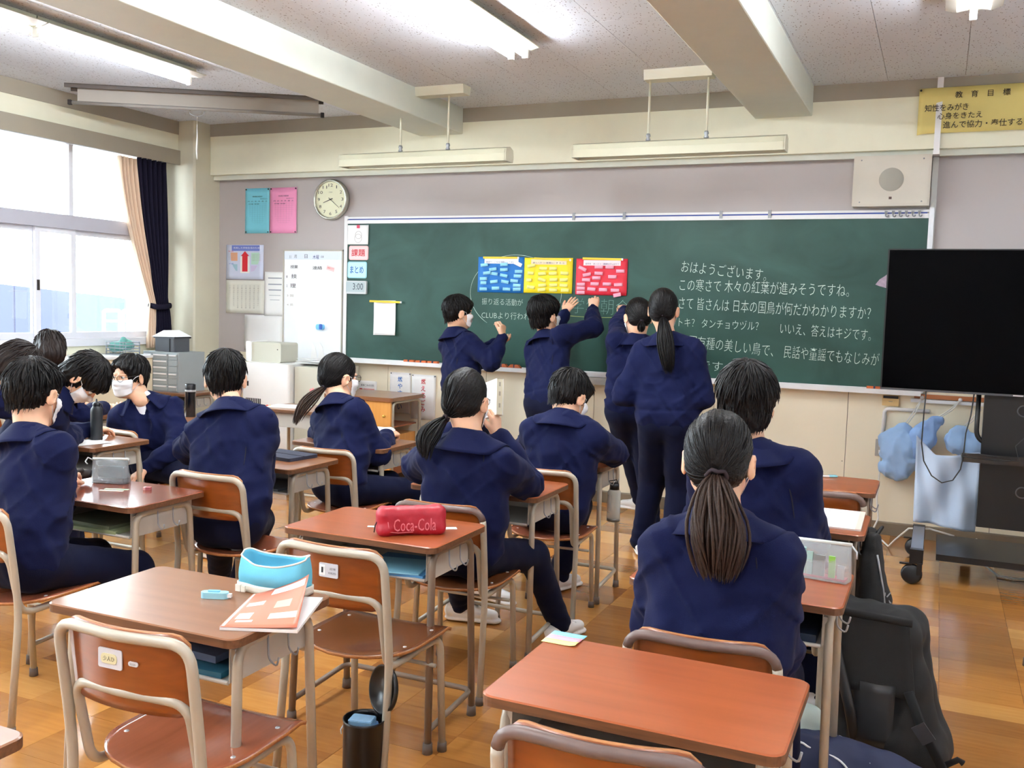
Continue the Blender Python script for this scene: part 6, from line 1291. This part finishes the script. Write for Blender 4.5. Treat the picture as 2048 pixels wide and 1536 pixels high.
# bottles
def bottle(name, x, y, prof, m, lab, capm=None, capprof=None, band=None):
    t = empty(name, (x, y, Z0), 0, lab, 'bottle'); MB().lathe(prof, seg=28).build('body', m, t)
    if capprof: MB().lathe(capprof, seg=28).build('cap', capm, t)
    if band: MB().lathe(band, seg=28).build('band', M_alu, t)
    return t
bo = bottle('water_bottle', -4.10, 3.755, [(0, 0), (.029, 0), (.031, .004), (.031, .150), (.029, .168), (.020, .182)], mat('bottle_matt', (40,44,48), .5), 'matt dark bottle standing on the sunlit paper desk', M_blackm, [(.020, .182), (.021, .196), (.012, .205), (.006, .206), (.004, .222), (0, .223)])
MB().tube([(.012, 0, .20), (.030, .01, .195), (.036, .01, .16)], .003, 5).build('strap', M_blackm, bo)
bottle('thermos_flask', -4.44, 4.83, [(0, 0), (.033, 0), (.034, .004), (.034, .165)], mat('flask_black', (16,16,20), .2, coat=.5), 'shiny black flask with a steel band beside the boy at the tablet desk', mat('flask_cap', (20,20,24), .3), [(.034, .177), (.0335, .21), (.031, .215), (.031, .200), (0, .200)], [(.0345, .165), (.035, .167), (.035, .176), (.0345, .178)])
# sunlit paper on desk Z
for k, (x, y, rz) in enumerate(((-4.26, 3.70, 8), (-4.12, 3.66, -14))): o = MB().box(-.148, .148, -.105, .105, 0, .001).build('worksheet', M_paper, None, (x, y, Z0+.0014*k), (0, 0, R(rz))); tag(o, ['white worksheet under the bowed girls mask', 'upper white worksheet glaring in the sun next to the dark bottle'][k], 'paper')
# tablet on desk F, pen case on desk G
tf = empty('tablet_case', (-2.945, 3.86, Z0), R(-8), 'dark navy tablet case lying closed on the desk right of the seated boy', 'tablet'); MB().prism(rrect(-.135, .135, -.10, .10, .01, 3), 2, 0, .016).build('cover', mat('case_navy', (34,38,58), .6), tf); MB().box(-.135, .135, -.004, .004, .016, .018).build('flap_edge', mat('case_navy2', (26,28,44), .6), tf)
pg = empty('pen_case', (-2.895, 4.66, Z0), R(12), 'navy pen case with a white top on the desk of the girl in glasses', 'pencil case'); softbox('navy_body', .19, .07, .042, mat('pen_navy', (28,36,70), .6), pg, .018, 5, .002, .004); wt = softbox('white_top', .180, .058, .030, mat('pen_white', (226,226,218), .6), pg, .018, 6, .002, .004); wt.location = (0, 0, .026)
o = MB().box(-.10, .10, -.07, .07, 0, .0015).build('worksheet', M_paper, None, (-2.86, 4.52, Z0), (0, 0, R(8))); tag(o, 'white sheet in front of the navy and white pen case', 'paper')
o = MB().box(-.16, .13, -.10, .10, 0, .004).build('open_file', M_paper, None, (-4.30, 5.72, Z0), (0, 0, R(12))); tag(o, 'white file open on the desk turned to the front', 'folder')
# book held by the reading girl
hb = empty('held_book', (-1.694, 3.631, 1.016), 0, 'white paperback held upright by the reading girl', 'book'); hb.rotation_euler = (R(-6), R(-14), R(-40)); M_cvr = mat('book_cover', (240,240,236), .5); M_pg = mat('page_edge', (206,200,176), .7)
MB().box(-.062, .062, -.0135, .0135, 0, .150).build('pages', M_pg, hb); MB().box(-.064, .064, -.0155, -.0138, -.002, .152).box(-.064, .064, .0138, .0155, -.002, .152).box(-.0655, -.0630, -.0155, .0155, -.002, .152).build('cover', M_cvr, hb)
for z in (.03, .08, .12): MB().box(.0622, .0626, -.004, .004, z, z+.018).build('print', M_strip, hb)
# clear bottle hanging on the hook of desk I
hbt = empty('water_bottle', (-1.475, 4.66, .395), 0, 'clear plastic bottle with black lid hanging between desk legs', 'bottle'); MB().lathe([(0, .002), (.032, .002), (.034, .012), (.034, .150), (.026, .164)], seg=24).build('bottle_wall', clearmat('clear_bottle', (206,212,208), .5), hbt)
MB().lathe([(0, 0), (.034, 0), (.0345, .014), (0, .014)], seg=24).build('base_ring', mat('smoke_base', (96,92,86), .3), hbt); MB().lathe([(0, .200), (.020, .198), (.024, .190), (.026, .162), (0, .160)], seg=24).build('lid', M_black, hbt); MB().tube([(-.018, 0, .19), (-.03, 0, .205), (.01, .0, .215), (.022, 0, .19)], .003, 5).build('loop', M_black, hbt)
t_ = MB().grid(lambda u, v: (.0346*math.sin(-1.3+u*1.7-.6), -.0346*math.cos(-1.3+u*1.7-.6), .05+v*.09), 12, 3).build('white_label', mat('label_white', (216,218,214), .6), hbt)
# canister with flip lid
cn = empty('tissue_canister', (-1.475, 2.325, 0), 0, 'black cylinder with its lid flipped up and blue wrapped packets inside', 'canister'); M_cn2 = mat('canister_black', (12,12,14), .3)
MB().lathe([(0, .003), (.060, .003), (.062, .008), (.062, .255), (.064, .262), (.060, .262), (.058, .250), (.058, .012), (0, .012)], seg=36).build('drum', M_cn2, cn)
ld = MB().lathe([(0, 0), (.062, .0), (.070, .004), (.071, .018), (.066, .018), (.064, .009), (0, .007)], seg=36).build('lid', M_cn2, cn, (.036, .062, .334)); ld.rotation_mode = 'QUATERNION'; ld.rotation_quaternion = Vector((-.46, -.87, .18)).to_track_quat('Z', 'Y'); MB().box(-.010, .010, -.014, .014, 0, .022).build('hinge', M_cn2, cn, (.030, .054, .250), (0, 0, R(62)))
for k, (x, y, z, rz, c) in enumerate(((-.008, .0, .236, 12, (150,196,232)), (.006, .004, .216, 40, (120,170,220)))): o = MB().prism(rrect(-.036, .036, -.026, .026, .005, 2), 2, .002, .022).prism(rrect(-.034, .034, -.024, .024, .005, 2), 2, 0, .024).build('tissue_packet', mat('packet_%d' % k, c, .3, coat=.4, noise=(60, .2))); o.location = (-1.475+x, 2.325+y, z); o.rotation_euler = (0, 0, R(rz)); tag(o, ['light blue wrapped packet on top in the black canister', 'deeper blue packet under the light one in the canister'][k], 'packet')
MB().tube([(-.060, -.02, .235), (-.066, -.024, .222), (-.060, -.03, .212)], .002, 5).build('ring', M_alu, cn)
# ------------------------------------------------------------ bags
M_bag = mat('bag_black', (20,20,22), .75, bump=(600, .3)); M_bag2 = mat('bag_black_gloss', (34,35,38), .4); M_strapb = mat('strap_black', (16,16,18), .8)
bp_ = empty('backpack', (-.06, 3.36, 0), R(-4), 'big black square backpack standing on the floor by the aisle', 'backpack')
s = SDF(); 
for x in (-.125, .125):
    for y in (-.07, .07): s.cone((x, y, .05), (x*.86-.09, y*.9+.03, .465), .045, .036, .05)
for y in (-.06, 0, .06): s.cone((-.10, y, .08), (.10, y, .08), .06, .06, .05); s.cone((-.19, y+.03, .44), (.01, y+.03, .44), .055, .055, .05)
s.cone((0, 0, .12), (-.09, .03, .40), .11, .10, .05); s.cone((.02, -.075, .10), (.03, -.06, .26), .07, .05, .04); s.disp = lambda P: .010*vnoise(P*9+4) + .005*vnoise(P*20) - .008*np.clip(1-np.abs(vnoise(P*np.array([14, 14, 6])))-.6, 0, 1)
np_mesh('main_body', [s.mesh(.008)], M_bag, bp_)
def flap(u, v): x = -.215 + u*.25 + (1-v)*.035; return (x, -.100-.028*(1-v)-.006*math.sin(u*5), .275 + v*.235 - .03*(1-v)*abs(u-.5))
MB().grid(flap, 12, 12, 0, .008).build('top_flap', M_bag, bp_); MB().tube(fillet([(-.225, -.09, .502), (-.10, -.105, .512), (.045, -.09, .505)], .03), .014, 8, ell=.7).build('rolled_rim', M_bag, bp_)
MB().tube([(-.21, -.085, .50), (-.17, -.13, .36), (-.125, -.15, .22), (-.10, -.14, .10)], .018, 8, ell=.5).build('side_piping', M_bag2, bp_); MB().tube([(.05, -.145, .30), (.10, -.175, .20), (.15, -.19, .12), (.185, -.18, .05), (.17, -.20, .012)], .020, 8, ell=.35).build('shoulder_strap', M_strapb, bp_)
MB().box(-.022, .022, -.004, .0, -.03, .03).build('strap_patch', mat('patch_grey', (54,54,58), .4), bp_, (.105, -.205, .20), (0, R(-38), 0)); MB().box(-.014, .014, -.004, .0, -.010, .010).build('tag', mat('tag_grey', (176,176,178), .5), bp_, (.178, -.212, .055), (0, R(-30), 0))
MB().tube([(.17, -.17, .10), (.205, -.165, .125), (.22, -.16, .115)], .010, 6, ell=.5).build('tab', M_strapb, bp_); MB().tube([(.16, -.21, .012), (.10, -.25, .012), (.05, -.24, .014), (.06, -.30, .010), (.10, -.34, .010)], .012, 6, ell=.5).build('loose_strap', M_strapb, bp_); MB().grid(lambda u, v: (-.13+u*.14, -.118-.02*math.sin(u*3)-.02*(1-v), .10+v*.20), 8, 8, 0, .006).build('front_pocket', M_bag2, bp_)
nbg = empty('sports_bag', (-.145, 2.98, 0), R(-8), 'navy sports bag with white piping lying in front of the backpack', 'bag'); s = SDF(); s.cone((-.16, .0, .10), (.14, .02, .085), .105, .085, .03); s.cone((-.10, -.10, .07), (.12, -.12, .06), .07, .06, .05); s.disp = lambda P: .009*vnoise(P*12+2) + .005*vnoise(P*26) - .008*np.clip(1-np.abs(vnoise(P*np.array([8, 16, 10])))-.55, 0, 1)
np_mesh('bag_body', [s.mesh(.008)], mat('bag_navy', (26,34,68), .7), nbg)
for pts in ([(-.20, -.05, .0), (-.12, -.07, .0), (-.04, -.06, 0), (.02, -.10, 0), (.03, -.16, 0)], [(.04, -.04, .0), (.09, -.04, .0), (.14, -.07, 0), (.16, -.11, 0)], [(-.07, .05, 0), (-.02, .07, 0), (.02, .05, 0)]):
    P2 = []
    for p in fillet(pts, .03):
        z = .30
        for _ in range(14): z -= s.at((p[0], p[1], z))[0]*.9
        P2.append((p[0], p[1], z+.001))
    MB().tube(P2, .0035, 6).build('white_piping', M_white, nbg)
MB().box(-.02, .02, -.008, .008, 0, .003).build('tag', mat('tag_green', (150,190,170), .5), nbg, (.135, -.02, .158)); 
sg = SDF(); sg.cone((-.02, .0, .07), (.02, .05, .20), .075, .055, .04); sg.cone((-.03, -.10, .05), (.0, .0, .10), .05, .06, .04); sg.disp = lambda P: .008*vnoise(P*14) + .004*vnoise(P*30)
o = np_mesh('gym_cloth', [sg.mesh(.008)], mat('cloth_sage', (176,190,182), .85)); o.location = (-.335, 3.02, 0); tag(o, 'pale sage bundle stuffed behind the desk leg next to the navy bag', 'cloth')
sh_ = empty('indoor_shoe', (-.30, 2.75, 0), R(200), 'white indoor shoe with navy laces at the foot of the desk', 'shoe'); s = SDF(); s.cone((-.05, 0, .045), (.05, 0, .045), .040, .040, .02); s.cone((.04, 0, .040), (.12, 0, .034), .042, .034, .03); s.cone((-.06, 0, .02), (.13, 0, .016), .04, .038, .01, flat=((0, 0, 1), .4)); s.ell((-.02, 0, .09), (.035, .024, .03), k=.01, op=-1)
np_mesh('upper', [s.mesh(.005)], M_shoe, sh_)
for q in range(4): MB().tube([(.02+q*.018, -.026, .074-q*.007), (.028+q*.018, 0, .088-q*.009), (.03+q*.018, .026, .074-q*.007)], .004, 5).build('lace', mat('lace_navy', (40,52,120), .6), sh_)
# black bag hanging on the hook of desk N
hg = empty('hanging_bag', (-.185, 3.79, .0), R(8), 'black bag with grey cord lines hanging from a desk hook', 'bag'); s = SDF(); s.cone((0, -.04, .66), (.01, -.07, .44), .030, .055, .05); s.cone((0, .04, .66), (.01, .07, .44), .030, .055, .05); s.cone((.01, -.05, .42), (.01, .06, .42), .055, .055, .05); s.disp = lambda P: .009*vnoise(P*13+7) + .005*vnoise(P*28)
np_mesh('bag_body', [s.mesh(.007)], M_bag, hg); MB().tube([(.0, -.03, .64), (.035, -.01, .70), (.0, .03, .64)], .006, 6).build('strap', M_strapb, hg); MB().tube([s.snap(p, .002) for p in ((.03, -.12, .62), (.05, -.13, .56), (.06, -.13, .50), (.055, -.13, .44), (.04, -.12, .39))], .004, 6).build('grey_cord', mat('cord_pale', (150,150,152), .6), hg)
t_ = text('K', (.0, 0, .0), (.03, 0, 0), .04, MATS['cord_pale'], None, 'letter'); t_.rotation_euler = (0, 0, R(20)); t_.location = (.045, -.112, .44); t_.parent = hg
# cloth bags on the wall hooks and the pale cover sheet
def wallbag(pts, x, z, lab, c, hook):
    t = empty('cloth_bag', (x, 6.86, z), 0, lab, 'bag', 'pale blue drawstring bags on wall hooks'); s = SDF()
    for a, b, ra_, rb_ in pts: s.cone(a, b, ra_, rb_, .05, flat=((0, 1, 0), .6))
    s.disp = lambda P: .010*vnoise(P*13+x*9) + .005*vnoise(P*30) - .014*np.clip(1-np.abs(vnoise(P*np.array([22, 22, 7])))-.55, 0, 1)
    np_mesh('bag_cloth', [s.mesh(.007)], c, t); top = pts[0][0]; hv = Vector((hook[0]-x, .05, hook[1]-z)); tv_ = Vector(top)
    for q in (-.008, .008): MB().tube([tv_+Vector((q, 0, .02)), tv_*.4+hv*.6+Vector((q, 0, -.01)), hv], .004, 5).build('drawstring', M_wire, t)
    MB().ball(hv, .014, 10, 8).build('hook', M_white, t)
M_lb = mat('bag_pale_blue', (156,190,232), .85); M_lb2 = mat('bag_blue', (138,172,222), .85)
wallbag([((.02, -.03, .10), (.0, -.03, .02), .035, .085), ((-.02, -.03, .0), (-.03, -.03, -.13), .09, .085), ((.05, -.03, .0), (.05, -.03, -.12), .08, .075)], -.20, .63, 'pale blue drawstring bag, leftmost on the wall below the television', M_lb, (-.075, .955))
wallbag([((.08, -.05, .11), (.01, -.05, .0), .035, .06), ((.0, -.05, .0), (-.04, -.05, -.10), .065, .06)], -.06, .70, 'blue drawstring bag, middle one, slung to the right', M_lb2, (.155, .955)); wallbag([((-.02, -.03, .06), (-.01, -.03, .0), .03, .06), ((-.05, -.03, -.02), (.07, -.03, -.03), .06, .06)], .20, .70, 'pale blue bag, rightmost, beside the black stand panel', M_lb, (.27, .90))
def cs(u, v): x = -.075 + u*.345; top = .77 - .09*min(1, u*3.2) - .02*math.sin(u*4); z = top + (.205+.04*(1-u)-top)*v; return (x - .012*(1-v)*(1-u), 6.30 + .018*math.sin(u*9+v*5) + .012*math.sin(u*17-v*3) + .03*v*(u-.5), z)
o = MB().grid(cs, 26, 26, 0, .002).build('cover_sheet', mat('sheet_pale', (186,204,226), .75)); tag(o, 'pale blue-grey plastic sheet draped behind the television stand', 'sheet')
o = place(D_dk, .70, 4.22, 0, 'school desk at the right frame edge showing only a leg', GD)
